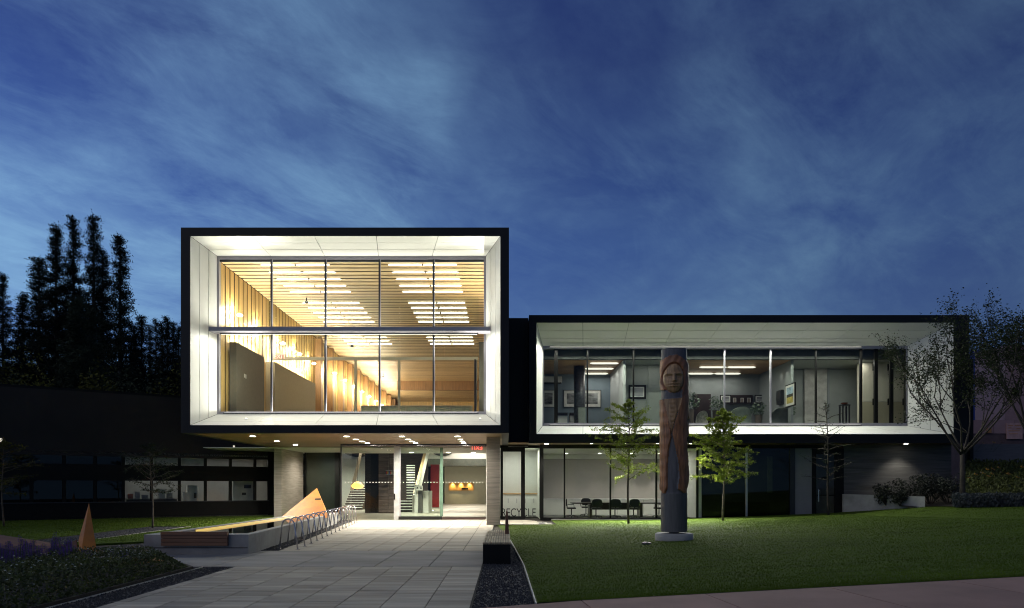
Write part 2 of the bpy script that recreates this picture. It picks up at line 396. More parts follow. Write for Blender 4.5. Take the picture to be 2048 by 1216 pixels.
# thin metal edging strips
def edging(pts, label, z0=-.05, z1=.02):
    mb = MB()
    for (x0, y0, za), (x1, y1, zb) in zip(pts, pts[1:]):
        d = Vector((x1 - x0, y1 - y0, 0)).normalized(); nx, ny = -d.y * .009, d.x * .009
        mb.slab([(x0 - nx, y0 - ny, za + z1), (x1 - nx, y1 - ny, zb + z1), (x1 + nx, y1 + ny, zb + z1), (x0 + nx, y0 + ny, za + z1)], (0, 0, 1), .07)
    tag(mb.build('metal_edging', M('pale metal edge', (.62, .60, .55), .4, .2)), label, 'edging')
edging([(-6.11, 5.6, 0), (-6.11, 13.8, 0)], 'thin pale metal edging between flower bed and gravel strip', z1=.0)
edging([(.43, 9.4, 0), (.39, 14, 0), (.225, 19, 0), (.15, 21, 0)], 'thin pale metal edging between lawn and dark gravel beside the bench', z1=.012)
edging([(-12.68, 18.5, 0), (-12.98, 28.2, 0)], 'thin pale metal edging of the gravel strip under the left tree', z1=.0)

# ================================================================== GALLERY BUILDING (lit box over the entrance)
YF, YG, YB = 26.8, 28.3, 76.0
ox0, ox1, oz0, oz1 = -12.73, .157, 3.74, 11.81                    # outer frame
ix0, ix1, iz0, iz1 = -12.37, -.18, 4.05, 11.48                    # opening
gx0, gx1, gz0, gz1 = -11.94, -.79, 4.63, 11.20                    # glass
GB = thing('gallery_building', 'black framed lit box building with tall window raised over the glass entrance', 'building', (-6.3, 27, 0))
box('fascia', (ox0, YF, iz1), (ox1, YF + .3, oz1), m_black, GB); box('fascia', (ox0, YF, oz0), (ox1, YF + .3, iz0), m_black, GB)
box('fascia', (ox0, YF, iz0), (ix0, YF + .3, iz1), m_black, GB); box('fascia', (ix1, YF, iz0), (ox1, YF + .3, iz1), m_black, GB)
box('side_wall', (ox0, YF + .3, oz0), (ox0 + .3, 44, oz1), m_black, GB); box('side_wall', (ox0, 44.001, 7.7), (ox0 + .3, YB, oz1 - .002), m_black, GB); box('side_wall', (ox1 - .3, YF + .3, oz0), (ox1, YB, oz1 - .003), m_black, GB)
box('roof', (ox0 + .3, YF + .3, oz1 - .25), (ox1 - .3, YB, oz1 - .003), m_black, GB)
box('end_wall', (ox0, YB, 0), (ox1, YB + .3, oz1), m_black, GB)
F = [(ix0, YF + .02, iz0), (ix1, YF + .02, iz0), (ix1, YF + .02, iz1), (ix0, YF + .02, iz1)]; B = [(gx0, YG, gz0), (gx1, YG, gz0), (gx1, YG, gz1), (gx0, YG, gz1)]
def lining(nm, a, b, nu, nv, nrm, thing_, off=.06):
    n = Vector(nrm).normalized() * off
    bk = MB().slab([Vector(p) - n for p in (F_[a], F_[b], B_[b], B_[a])], nrm, .04).build('lining', m_alud, thing_)
    panels('panel', (F_[a], F_[b], B_[b], B_[a]), nu, nv, .020, .035, nrm, m_white, bk)
F_, B_ = F, B
lining('top', 3, 2, 5, 3, (0, -.2, -1), GB); lining('bottom', 0, 1, 5, 3, (0, -.4, 1), GB); lining('left', 0, 3, 1, 3, (1, -.3, 0), GB); lining('right', 1, 2, 1, 3, (-1, -.4, 0), GB)
# window wall
WN = MB()
for a, b in (((gx0, YG, gz0), (gx1, YG + .16, gz0 + .12)), ((gx0, YG, gz1 - .13), (gx1, YG + .16, gz1)), ((gx0, YG, gz0 + .12), (gx0 + .09, YG + .16, gz1 - .13)), ((gx1 - .09, YG, gz0 + .12), (gx1, YG + .16, gz1 - .13))): WN.box(a, b)
WN = WN.build('window', m_alu, GB)
box('head_blind', (gx0 + .09, YG + .05, gz1 - .22), (gx1 - .09, YG + .12, gz1 - .131), m_alud, WN)
mx = [ax(p, YG + .05) for p in (543, 651, 759, 867)]
zb = azz(657, YG)
for i, x in enumerate(mx):
    box('mullion', (x - .035, YG + .02, gz0 + .121), (x + .035, YG + .15, gz1 - .131), m_alud, WN)
    box('mullion_cap', (x + .036, YG + .01, gz0 + .121), (x + .055, YG + .04, gz1 - .131), m_alu, WN)
ed = [gx0 + .09] + mx + [gx1 - .09]
for i in range(5):
    for z0, z1 in ((gz0 + .12, zb), (zb, gz1 - .13)):
        box('pane', (ed[i] + .034, YG + .07, z0 + .002), (ed[i + 1] - .034, YG + .085, z1 - .002), m_glass, WN)
bo = box('beam', (ax(417, 27.55), 27.55, azz(662, 27.55)), (ax(981, 27.55), 28.1, azz(653, 27.55)), m_alu, GB, bevel=.015)
# linear lamps added on the sill and the beam to brighten the lining
def strip(lab, x0, x1, y, z, aim, energy, col, th=.05, group=None):
    o = thing('linear_lamp', lab, 'lamp', ((x0 + x1) / 2, y, z), group); d_ = Vector(aim).normalized()
    MB().box((x0, y - th / 2, z - .02), (x1, y + th / 2, z + .02)).build('housing', m_alud, o); zz = z + (.0205 if d_.z > 0 else -.0255)
    MB().box((x0 + .05, y - th / 3, zz), (x1 - .05, y + th / 3, zz + .005)).build('lens', glow('linear lens', (1., .97, .85), 2.0), o)
    lamp('AREA', ((x0 + x1) / 2, y, z + (.04 if d_.z > 0 else -.04)), energy, col, o, shape='RECTANGLE', size=x1 - x0, size_y=th, aim=aim)
strip('added slim fill lamp along the sill of the big lit window', gx0 + .3, gx1 - .3, 28.18, gz0 + .035, (0, -.28, 1), 310, (.99, .98, .84))
strip('added slim fill lamp under the horizontal beam of the big lit window', gx0 + .3, gx1 - .3, 27.9, azz(662, 27.55) - .03, (0, -.25, -1), 350, (.99, .98, .84))
strip('added slim fill lamp on top of the horizontal beam of the big lit window', gx0 + .3, gx1 - .3, 27.85, azz(653, 27.55) + .03, (0, -.1, 1), 260, (.99, .98, .84))
for px, t in ((492, 'left'), (960, 'right')):
    fx = ax(px, 27.6); fl = thing('flood_light', 'small flood light on the box window sill, %s end' % t, 'lamp', (fx, 27.6, 4.4), 'sill flood lights')
    zf = gz0 - (28.3 - 27.6) * (gz0 - iz0) / 1.5 + .02
    MB().box((fx - .04, 27.58, zf - .03), (fx + .04, 27.64, zf + .02)).build('housing', m_white, fl); MB().box((fx - .03, 27.585, zf + .021), (fx + .03, 27.635, zf + .025)).build('lens', g_down, fl)
    lamp('SPOT', (fx, 27.61, zf + .09), 1500, (.97, .97, .88), fl, spot_size=R(38), spot_blend=1., shadow_soft_size=.05, aim=(0, -.03, 1))
# upper room: ceiling of planks, wall of boards, fins
CZ = 11.1
cb = box('ceiling', (gx0 - .1, 28.5, CZ + .13), (-.35, 75.8, CZ + .2), m_gap, GB)
s0 = box('slat', (-11.97, 28.61, CZ), (-.45, 28.975, CZ + .008), m_wood, cb)
for i in range(1, 94): again(s0, (0, i * .5, 0))
wb = box('wood_wall', (-12.2, 28.5, 4.3), (-12.06, 75.8, CZ + .05), m_gap, GB)
b0 = box('board', (-11.978, 28.76, 4.4), (-11.97, 29.15, CZ - .03), m_woodw, wb)
for i in range(1, 93): again(b0, (0, i * .5, 0))
f0 = box('fin', (-11.96, 43.0, 4.4), (-11.58, 43.45, CZ - .12), m_fin, GB)
for i in range(1, 12): again(f0, (0, i * 2.9, 0))
box('plaster_wall', (-.45, 28.5, 4.3), (-.2, 75.8, CZ + .05), m_plaster, GB)
box('back_wall', (-12.0, 75.5, 7.9), (-.46, 75.8, CZ), m_woodw, GB)
box('bulkhead', (-9.6, 60.9, 10.3), (-.46, 61.4, CZ - .002), m_fin, GB)
box('floor', (-12.0, 28.47, 4.2), (-.45, 36.0, 4.42), m_concs, GB); box('floor', (-12.0, 36.01, 5.4), (-.45, 58, 5.6), m_concs, GB); box('floor', (-12.0, 58.01, 7.7), (-.45, 75.4, 7.88), m_concs, GB)
sw1 = box('stub_wall', (ax(459, 29.5), 29.5, 4.42), (ax(473, 29.5), 32.9, 7.89), m_stub, GB)
for i in (0, 1): box('wall_switch', (ax(473, 29.5) + .0005, 30.35 + i * .16, 6.5 - i * .02), (ax(473, 29.5) + .012, 30.43 + i * .16, 6.66), m_plaster, sw1)
box('stub_wall', (-11.96, 34.1, 4.42), (-11.5, 41.4, 7.89), m_stub2, GB)
box('stub_wall', (-1.12, 29.5, 4.42), (-.82, 33.5, 7.9), m_stub, GB)
# unseen uplights added on the stub walls to brighten the plank ceiling
for lab, x, y0, y1, en in (('added unseen uplight on top of the dark stub wall nearest the left of the window', (ax(459, 29.5) + ax(473, 29.5)) / 2, 29.7, 32.8, 140), ('added unseen uplight on top of the beige stub wall behind the partition', -11.72, 34.3, 41.2, 360), ('added unseen uplight on top of the dark stub wall at the right of the window', -.97, 29.7, 33.3, 300)):
    o = thing('linear_lamp', lab, 'lamp', (x, y0, 7.9)); MB().box((x - .05, y0, 7.901), (x + .05, y1, 7.93)).build('housing', m_alud, o); MB().box((x - .03, y0 + .05, 7.9305), (x + .03, y1 - .05, 7.935)).build('lens', glow('linear lens', (1., .97, .85), 2.0), o)
    l_ = lamp('AREA', (x, (y0 + y1) / 2, 7.96), en, (1., .92, .74), o, shape='RECTANGLE', size=.08, size_y=y1 - y0); l_.rotation_euler = (math.pi, R(25) if x > -5 else R(-25), 0)
# glass partition with its rail and posts
YP = 33.9
pr = box('partition', (-11.55, YP, 7.93), (-1.35, YP + .08, 8.09), m_beige, GB)
for px in (711, 798): box('post', (ax(px, YP) - .06, YP - .01, 4.42), (ax(px, YP) + .06, YP + .09, 7.929), m_beige, pr)
jx = [-11.4, ax(535, YP), ax(623, YP), ax(711, YP), ax(800, YP), ax(889, YP), -1.3]
for i in range(6): box('pane', (jx[i] + .012, YP + .03, 8.1), (jx[i + 1] - .012, YP + .045, CZ - .05), m_glass, pr)
box('door_edge', (ax(950, YP), YP - .9, 4.42), (ax(954, YP), YP - .02, 7.8), m_alud, pr)
rl = box('guard_rail', (ax(722, 35), 35.0, 4.42), (ax(945, 35), 35.02, azz(813, 35)), M('frosted glass', (.42, .46, .33), .4), GB)
box('handrail', (ax(722, 35), 34.97, azz(813, 35) + .001), (ax(945, 35), 35.05, azz(813, 35) + .05), m_beige, rl)
for i in range(6):
    xx = ax(722 + i * 44.2, 35); box('baluster', (xx, 34.96, 4.43), (xx + .05, 34.999, azz(813, 35)), m_beige, rl)
# sprinkler-like black pendants under the ceiling
for px, py, nm in ((613, 602, 'nearest the window'), (704, 691, 'in the middle of the room'), (766, 751, 'far down the room')):
    Y = 9.35 * K / (VY - py); p = at(px, py, Y)
    sk = MB().lathe((p.x, p.y, p.z - .1), [(.02, -.02), (.10, 0), (.10, .05), (.03, .12), (.03, .30)], 12).build('ceiling_dome', m_blk)
    tag(sk, 'small black dome hanging from plank ceiling, ' + nm, 'ceiling dome', 'ceiling domes')
# tube lights
r0 = None
rows = [29.04 + i for i in range(5)] + [35.04 + i for i in range(5)] + [43.04 + i for i in range(3)] 
for i, yy in enumerate(rows):
    for cx, side in ((-8.93, 'left'), (-3.5, 'right')):
        lab = 'glowing ceiling tube pair in the lit box, %s column, %s row from window' % (side, ORD[i])
        if r0 is None:
            r0 = thing('tube_light', lab, 'ceiling light', (cx, yy, CZ - .05), 'gallery ceiling tubes')
            for s in (-1, 1):
                MB().tube([(cx + s * .04, yy, CZ - .03), (cx + s * .12, yy, CZ - .03), (cx + s * 1.38, yy, CZ - .03), (cx + s * 1.45, yy, CZ - .03)], [.012, .019, .019, .012], 8).build('tube', g_tube, r0)
            MB().box((cx - .03, yy - .03, CZ - .06), (cx + .03, yy + .03, CZ - .005)).build('joint', m_blk, r0)
        else:
            c = copy_tree(r0); c.location = (cx, yy, CZ - .05); c['label'] = lab
# wall sconces
g_sc = glow('sconce glow', (1., .92, .70), 16)
s0 = None
for i in range(14):
    yy = 29.9 + 2.9 * i + (.0 if i < 4 else .0); lab = 'sconce on the wood wall of the lit box, %s from the window' % ORD[i]
    if s0 is None:
        s0 = thing('wall_sconce', lab, 'wall lamp', (-11.95, yy, 9.15), 'gallery wall sconces')
        MB().tube([(-11.96, yy, 9.15), (-11.62, yy, 9.15)], .018, 8).build('arm', m_steel, s0)
        MB().lathe((-11.62, yy, 9.10), [(.09, 0), (.12, .02), (.12, .07), (.06, .10)], 12).build('lamp_head', g_sc, s0)
        lamp('POINT', (-11.70, yy, 9.36), 95, WARM, s0, shadow_soft_size=.03); lamp('POINT', (-11.70, yy, 8.92), 70, WARM, s0, shadow_soft_size=.03)
    else:
        c = copy_tree(s0); c.location = (-11.95 + (.38 if i > 4 else 0), yy + (.7 if i > 4 else 0), 9.15); c['label'] = lab
        if i > 4:
            for ch in c.children:
                if ch.type == 'LIGHT': ch.data = ch.data.copy(); ch.data.energy *= 2.2
# exit sign in the upper room
ex = thing('exit_sign', 'red EXIT sign standing on the glass partition rail in the upper room', 'exit sign', (ax(559, 33.6), 33.6, azz(718, 33.6)))
box('panel', (ax(552, 33.6), 33.6, azz(719, 33.6)), (ax(567, 33.6), 33.66, azz(707, 33.6)), M('exit panel', (.42, .40, .34), .5), ex)
text('lettering', 'EXIT', .30, g_exit, (ax(559.5, 33.6), 33.59, azz(717, 33.6)), ex, .004)

# soffit over the entrance, planks, downlights
sf = box('soffit', (ox0 + .3, YF + .3, 3.83), (ox1 - .3, 42, 3.95), m_gap, GB)
q0 = box('plank', (ox0 + .01, YF + .31, 3.745), (ox1 - .01, YF + .755, 3.829), m_soffit, sf)
for i in range(1, 33): again(q0, (0, i * .45, 0))
def downlight(x, y, z, lab, group, energy=160, r=.11, col=NEUT, size=105, mat=g_down, aim=(0, 0, -1), proto={}):
    key = (energy, size, r, z, mat.name, col, aim)
    if key not in proto:
        o = thing('downlight', lab, 'downlight', (x, y, z), group); proto[key] = o
        MB().lathe((x, y, z - .012), [(r, 0), (r, .011)], 16).build('lens', mat, o)
        MB().lathe((x, y, z - .008), [(r + .004, 0), (r + .025, .001), (r + .025, .007), (r + .004, .0075)], 16).build('trim', m_steel, o)
        lamp('SPOT', (x, y, z - .03), energy, col, o, spot_size=R(size), spot_blend=1. if size > 120 else .7, shadow_soft_size=r, aim=aim)
    else:
        o = copy_tree(proto[key]); o.location = (x, y, z); o['label'] = lab; o['group'] = group
    return o
for lx, ln in ((-10.5, 'far left'), (-6.62, 'left'), (-4.3, 'middle'), (-1.98, 'right')):
    for i, yy in enumerate((28.4, 31.4, 34.2, 39.3) if lx < -10 else (28.5, 30.3, 31.6, 32.8)):
        downlight(lx, yy, 3.743, 'round downlight in the entrance soffit, %s line, %s from the front edge' % (ln, ORD[i]), 'entrance soffit downlights', 1300 if lx < -10 else 820, size=164)
# concrete wall and column below the box
box('concrete_wall', (ax(548, 37), 37.0, 0), (ax(563, 37), 41.0, 3.743), m_conc, GB)
box('column', (ax(973, 29.0), 29.0, 0), (ax(1000, 29.0), 29.62, 3.743), m_conc, GB, bevel=.01)
box('back_glazing', (-12.05, 41.02, 0), (-9.86, 41.1, 3.743), M('dark green glazing', (.035, .042, .032), .15, var=.05), GB)
box('back_post', (ax(611, 41) - .05, 40.95, 0), (ax(611, 41) + .05, 41.018, 3.742), m_blk, GB); box('back_post', (ax(680, 41) - .3, 40.9, 0), (ax(680, 41), 41.018, 3.742), m_blk, GB)

# entrance glazing
YE = 33.6
EN = MB(); EN.box((ax(683, YE), YE, 3.62), (ax(973, YE), YE + .12, 3.742)); EN.box((ax(683, YE) - .05, YE, 0), (ax(683, YE), YE + .12, 3.742))
EN = EN.build('entrance', m_alu, GB)
EN.data.materials[0] = m_alud
box('header_line', (ax(683, YE), YE - .02, 3.66), (ax(970, YE), YE - .001, 3.69), m_steel, EN)
box('post', (ax(788, YE), YE - .05, 0), (ax(800, YE), YE + .1, 3.615), M('pale aluminium', (.62, .61, .60), .35, .4), EN)
box('pull_handle', (ax(788.5, YE), YE - .12, 1.0), (ax(790.5, YE), YE - .052, 1.3), m_blk, EN)
box('pane', (ax(683, YE) + .01, YE + .04, .02), (ax(787, YE), YE + .055, 3.61), m_glass, EN)
box('pane', (ax(800, YE) + .002, YE + .04, .02), (ax(884, YE), YE + .055, 3.61), m_glass, EN)
sd = box('sliding_door', (ax(797, 33.3), 33.28, .03), (ax(884, 33.3), 33.36, .19), m_blk, EN)
box('door_pane', (ax(800, 33.3), 33.31, .191), (ax(882, 33.3), 33.325, 3.55), m_glassg, EN); box('stile', (ax(880, 33.3), 33.28, .191), (ax(886, 33.3), 33.36, 3.55), M('green glass edge', (.10, .16, .12), .1), EN)
box('stile', (ax(799, 33.3), 33.28, .191), (ax(801, 33.3), 33.36, 3.55), m_alu, EN)
db = MB()
for i in range(46):
    xx = ax(690 + i * 6.1, YE); db.box((xx, YE + .030, azz(965.3, YE)), (xx + .045, YE + .038, azz(963.8, YE)))
tag(db.build('dot_band', m_plaster, EN), kind='stuff')
box('side_glazing', (ax(683, YE) - .04, YE + .13, .02), (ax(683, YE) - .02, 41.0, 3.74), glass('side glass', (.95, .97, .95), 1.08), GB)
# lobby
box('lobby_floor', (-16, 33.6, -.04), (-.3, 70, -.006), M('lobby stone floor', (.26, .24, .20), .45, var=.15, scale=.8, stretch=(.6, 2, 1)), GB)
box('door_mat', (ax(800, YE), 34.2, -.005), (-1.0, 36.6, .006), M('red brown mat', (.05, .016, .014), .9), GB)
box('lobby_side_wall', (-.93, 33.75, 0), (-.6, 68, 3.74), m_plaster, GB)
box('lobby_side_wall', (-.93, 42.0, 3.741), (-.6, 68, 5.39), m_plaster, GB)
box('lobby_ceiling', (-16, 36.2, 3.70), (-.94, 42, 3.735), m_plaster, GB)
wb2 = box('lobby_back_wall', (ax(889, 66.5), 66.5, 0), (-.94, 66.8, azz(932, 66.5)), M('pale green wall', (.46, .47, .38), .7, var=.02), GB)
nx0, nx1, nz0, nz1 = ax(897, 66.3), ax(947, 66.3), azz(981, 66.3), azz(965, 66.3)
box('niche', (nx0, 66.42, nz0), (nx1, 66.49, nz1), M('light-tinted niche', (.55, .30, .08), .5), wb2); box('niche_screen', (ax(923, 66.3), 66.36, azz(979, 66.3)), (ax(936, 66.3), 66.4, azz(976, 66.3)), m_blk, wb2)  # orange of the spot light is also put into the niche colour
for i in range(3):
    xx = nx0 + (nx1 - nx0) * (i + .5) / 3; lamp('SPOT', (xx, 66.25, nz1 - .02), 90, (1, .75, .4), wb2, spot_size=R(100), spot_blend=1, shadow_soft_size=.03, aim=(0, .35, -1))
box('bulkhead', (-16, 64.5, azz(932, 65)), (-.94, 66.4, azz(918, 65)), M('grey green bulkhead', (.16, .18, .16), .6), GB)
ub = box('upper_lobby_wall', (-16, 66.9, azz(918, 65)), (-.94, 67.1, 7.6), m_plaster, GB)
def ring(cx, cz, r0, r1, Y, a0, a1, n=40):
    mb = MB(); pts = []
    for i in range(n):
        t0, t1 = R(a0 + (a1 - a0) * i / n), R(a0 + (a1 - a0) * (i + 1) / n)
        P = lambda r, t: (cx + r * math.cos(t), Y, cz + r * math.sin(t))
        mb.slab([P(r0, t0), P(r1, t0), P(r1, t1), P(r0, t1)], (0, -1, 0), .05)
    return mb
ring(ax(885, 66.8), azz(878, 66.8), 1.18, 1.68, 66.82, 0, 360).build('ring_emblem', m_alud, ub)
MB().box((ax(880, 66.8), 66.7, azz(903, 66.8)), (ax(888, 66.8), 66.81, azz(880, 66.8))).build('ring_bar', m_alud, ub)
ring(ax(716, 66.8), azz(862, 66.8), 2.0, 2.55, 66.82, 180, 330).build('ring_emblem', m_alud, ub)  # solid ring built in place of a reflection in the left pane
box('mirrored_lobby_wall', (-17, 62.0, 0), (ax(733, 62), 62.2, azz(918, 62)), M('cool white wall', (.62, .64, .60), .7, var=.02), GB)  # wall added to stand for a reflection in the left pane
box('lobby_dark_wall', (ax(730, 43), 43.0, 0), (ax(758, 43), 43.4, 5.3), m_blk, GB)
bw = box('tile_wall', (ax(757, 42.5), 42.5, 0), (ax(797, 42.5), 42.7, 5.3), m_gap, GB)
for r in range(22):
    for c in range(2):
        wv = (ax(797, 42.4) - ax(757, 42.4)) / 2; x0 = ax(757, 42.4) + c * wv; zz = .05 + r * .2
        box('tile', (x0 + .004, 42.44 - (r % 3) * .012, zz + .006), (x0 + wv - .004, 42.499, zz + .19), m_brick, bw)
rk = thing('brochure_rack', 'small rack of coloured brochures on the dark tiled lobby wall', 'rack', (ax(778, 42.3), 42.3, azz(950, 42.3)))
box('tray', (ax(771, 42.3), 42.25, azz(950, 42.3)), (ax(786, 42.3), 42.42, azz(948.5, 42.3)), m_steel, rk); box('tray', (ax(771, 42.3), 42.25, azz(942, 42.3)), (ax(786, 42.3), 42.42, azz(941, 42.3)), m_steel, rk)
for i, c in enumerate(((.5, .06, .04), (.6, .4, .05), (.05, .12, .4), (.45, .1, .08), (.5, .45, .3))):
    box('brochure', (ax(772 + i * 2.6, 42.3), 42.3, azz(948.4, 42.3)), (ax(774.2 + i * 2.6, 42.3), 42.36, azz(943, 42.3)), M('brochure %d' % i, c, .6), rk)
# stair going up into the building
st = thing('staircase', 'open staircase with softly glowing white treads and white balustrade inside the lobby', 'stairs', (-6.5, 44.6, 0))
box('stair_wall', (-8.2, 53.5, 0), (-6.05, 53.7, 5.35), M('dark brown wall', (.045, .028, .024), .6, stretch=(.3, .3, 6), var=.3), st)
m_tread = M('white tread glow', (.75, .74, .70), .5, emit=((1, .95, .85), .35)); m_riser = M('dark riser', (.03, .025, .022), .6)  # weak glow put into the treads so they look lit
for i in range(18):
    y0 = 44.6 + i * .31; z0 = .18 * (i + 1); x0, x1 = (-7.3, -5.95) if i < 4 else (ax(813, y0), ax(829, y0))
    box('riser', (x0, y0 + .02, z0 - .18), (x1, y0 + .30, z0 - .05), m_riser, st); box('tread', (x0, y0, z0 - .049), (x1, y0 + .31, z0), m_tread, st)
MB().slab([(-5.9, 44.5, 0), (-5.9, 45.1, 0), (-5.9, 53.2, 4.3), (-5.9, 53.2, 5.35), (-5.9, 44.9, 1.15), (-5.9, 44.5, 1.1)], (1, 0, 0), .14).build('balustrade', m_plaster, st)
MB().slab([(-5.86, 44.9, 1.16), (-5.86, 53.2, 5.36), (-5.86, 53.2, 5.40), (-5.86, 44.9, 1.20)], (1, 0, 0), .2).build('handrail', M('pale wood', (.5, .34, .18), .5), st)
box('red_wall', (-6.0, 55, 0), (ax(878, 55), 55.2, azz(929, 55)), m_red, GB)
box('red_wall_edge', (ax(878.2, 55), 54.98, 0), (ax(884, 55), 55.2, azz(929, 55)), m_plaster, GB)
kk = thing('kiosk', 'white reception kiosk with two playing-card shaped signs in the lobby', 'kiosk', (-5.4, 43.2, 0))
box('front_post', (ax(829, 43), 43.0, 0), (ax(836, 43), 43.1, azz(970, 43)), m_plaster, kk); box('dark_side', (ax(836.2, 43), 43.02, 0), (ax(844, 43), 43.3, azz(980, 43)), M('dark grey laminate', (.08, .075, .075), .5), kk)
box('counter', (ax(844.2, 43.3), 43.3, 0), (ax(857, 43.3), 45.5, azz(982, 43.3)), m_plaster, kk)
for i, px in enumerate((835, 842)):
    p = at(px, 976, 42.8); sg = MB().slab([(p.x - .11, 42.8, p.z - .15), (p.x + .11, 42.8, p.z - .15), (p.x + .11, 42.8, p.z + .15), (p.x - .11, 42.8, p.z + .15)], (0, -1, 0), .02).build('card_sign', m_plaster, kk)
    MB().slab([(p.x - .06, 42.795, p.z - .04), (p.x + .06, 42.795, p.z - .04), (p.x, 42.795, p.z + .09)], (0, -1, 0), .004).build('card_symbol', m_blk, kk)
MB().slab([(-5.4, 43.1, .05), (-5.3, 43.1, .05), (-4.9, 47.0, .05), (-5.0, 47.0, .05)], (0, 0, 1), .04).build('base_light', glow('kiosk base glow', (1, .97, .9), 4), kk)
pd = thing('mirrored_pendant', 'glowing orange lamp built for a reflection in the left entrance pane', 'lamp', at(715, 972, 44))  # solid lamp standing in for a reflected glow
MB().lathe(tuple(at(715, 978, 44)), [(.05, 0), (.35, .08), (.40, .22), (.22, .40), (.05, .48)], 16).build('shade', glow('amber glow', (1., .36, .06), 5), pd, True)
MB().tube([at(715, 963, 44), (ax(715, 44), 44, 3.7)], .012, 6).build('cord', m_blk, pd)
st2 = thing('staircase', 'stair steps with pale nosings built for a reflection in the left entrance pane', 'stairs', (ax(710, 50), 50, 0))  # solid steps standing in for the reflected stair
for i in range(10):
    y0 = 49 + i * .3; x0, x1 = ax(693, 50), ax(729, 50)
    box('step', (x0, y0, 0), (x1, y0 + .3, .17 * (i + 1) - .03), m_riser, st2); box('tread', (x0, y0 - .02, .17 * (i + 1) - .029), (x1, y0 + .3, .17 * (i + 1)), m_tread, st2)
MB().slab([(ax(700, 50), 50, 1.4), (ax(707, 50), 50, 1.4), (ax(726, 50), 50, 4.4), (ax(721, 50), 50, 4.4)], (0, -1, 0), .1).build('stringer', M('tan stringer', (.45, .36, .27), .6), st2)
e2 = thing('exit_sign', 'red EXIT sign hanging inside the entrance beside the concrete column, seen mirrored', 'exit sign', (ax(953, 35), 35, azz(899, 35)))
box('panel', (ax(946, 35), 35.02, azz(901, 35)), (ax(960, 35), 35.05, azz(889, 35)), glass('exit clear panel', (.9, .9, .9)), e2); text('lettering', 'EXIT', .30, g_exit, (ax(953, 35), 35.0, azz(899.5, 35)), e2, .004, mirror=True)
box('hanger', (ax(952.5, 35), 35.03, azz(889, 35)), (ax(953.5, 35), 35.04, 3.69), m_steel, e2)
for i, (px, py) in enumerate(((834, 930), (902, 930), (956, 930))):
    Y = 40.5 + 0; downlight((-5.6, -3.4, -1.9)[i], 40.8, 3.698, 'round downlight in the lobby ceiling, %s from the left' % ORD[i], 'lobby downlights', 1500, .12)
for i, (xx, yy) in enumerate(((-3.4, 50), (-3.4, 57), (-3.2, 64.2), (-10.5, 50), (-14.2, 57.5), (-7.2, 47))):
    downlight(xx, yy, 5.38 if yy < 58 else 7.6, 'round ceiling downlight deep in the lobby, %s spot' % ('right near', 'right middle', 'right far', 'left near', 'left far', 'stair')[i], 'deep lobby downlights', 4200, .12, size=140)

# ================================================================== OFFICE WING
WF, WG = 32.8, 34.0
OW = thing('office_wing', 'long two storey wing with black frame and recessed white window band', 'building', (11, 34, 0))
wo = dict(x0=ax(1058, WF), x1=ax(1938, WF), z0=azz(886, WF), z1=azz(630, WF)); wi = dict(x0=ax(1073, WF), x1=ax(1908, WF), z0=azz(868, WF), z1=azz(645, WF)); wg = dict(x0=ax(1085, WG), x1=ax(1815, WG), z0=azz(852, WG), z1=azz(692, WG))
box('fascia', (wo['x0'], WF, wi['z1']), (wo['x1'], WF + .25, wo['z1']), m_black, OW); box('fascia', (wo['x0'], WF, wo['z0']), (wo['x1'], WF + .25, wi['z0']), m_black, OW)
box('fascia', (wo['x0'], WF, wi['z0']), (wi['x0'], WF + .25, wi['z1']), m_black, OW); box('fascia', (wi['x1'], WF, wi['z0']), (wo['x1'], WF + .25, wi['z1']), m_black, OW)
box('roof', (wo['x0'], WF + .251, wo['z1'] - .2), (wo['x1'], 52, wo['z1'] - .003), m_black, OW)
box('end_wall', (wo['x1'] - .3, WF + .251, wo['z0']), (wo['x1'], 52, wo['z1'] - .204), m_black, OW); box('end_wall', (wo['x0'], WF + .251, wo['z0'] + .3), (wo['x0'] + .25, 52, wo['z1'] - .204), m_black, OW)
box('back_wall', (wo['x0'] + .3, 51.7, 0), (wo['x1'], 52, wo['z1'] - .204), m_black, OW)
box('link_wall', (.16, 33.9, wo['z0'] - .1), (wo['x0'] - .002, 34.3, azz(637, 34)), m_black, OW)
F_ = [(wi['x0'], WF + .02, wi['z0']), (wi['x1'], WF + .02, wi['z0']), (wi['x1'], WF + .02, wi['z1']), (wi['x0'], WF + .02, wi['z1'])]
B_ = [(wg['x0'], WG, wg['z0']), (wg['x1'], WG, wg['z0']), (wg['x1'], WG, wg['z1']), (wg['x0'], WG, wg['z1'])]
lining('top', 3, 2, 9, 3, (0, -.6, -1), OW); lining('bottom', 0, 1, 9, 2, (0, -.5, 1), OW); lining('left', 0, 3, 1, 1, (1, -.3, 0), OW); lining('right', 1, 2, 1, 2, (-1, -1.2, 0), OW)
W = MB(); a, b, c, d = wg['x0'], wg['x1'], wg['z0'], wg['z1']
for p, q in (((a, WG, c), (b, WG + .14, c + .15)), ((a, WG, d - .14), (b, WG + .14, d)), ((a, WG, c + .15), (a + .07, WG + .14, d - .14)), ((b - .07, WG, c + .15), (b, WG + .14, d - .14))): W.box(p, q)
W = W.build('window', m_alu, OW)
wm = [(1112, .09, m_blk), (1175, .035, m_blk), (1267, .035, m_blk), (1358, .035, m_blk), (1449, .035, m_alu), (1541, .035, m_alu), (1632, .035, m_blk), (1722, .055, m_blk), (1752, .085, m_blk), (1783, .085, m_blk), (1811, .05, m_blk)]
e = [a + .07]; 
for px, hw, mm in wm:
    x = ax(px, WG + .05); box('mullion', (x - hw, WG + .02, c + .151), (x + hw, WG + .13, d - .141), mm, W); e.append(x)
e.append(b - .07)
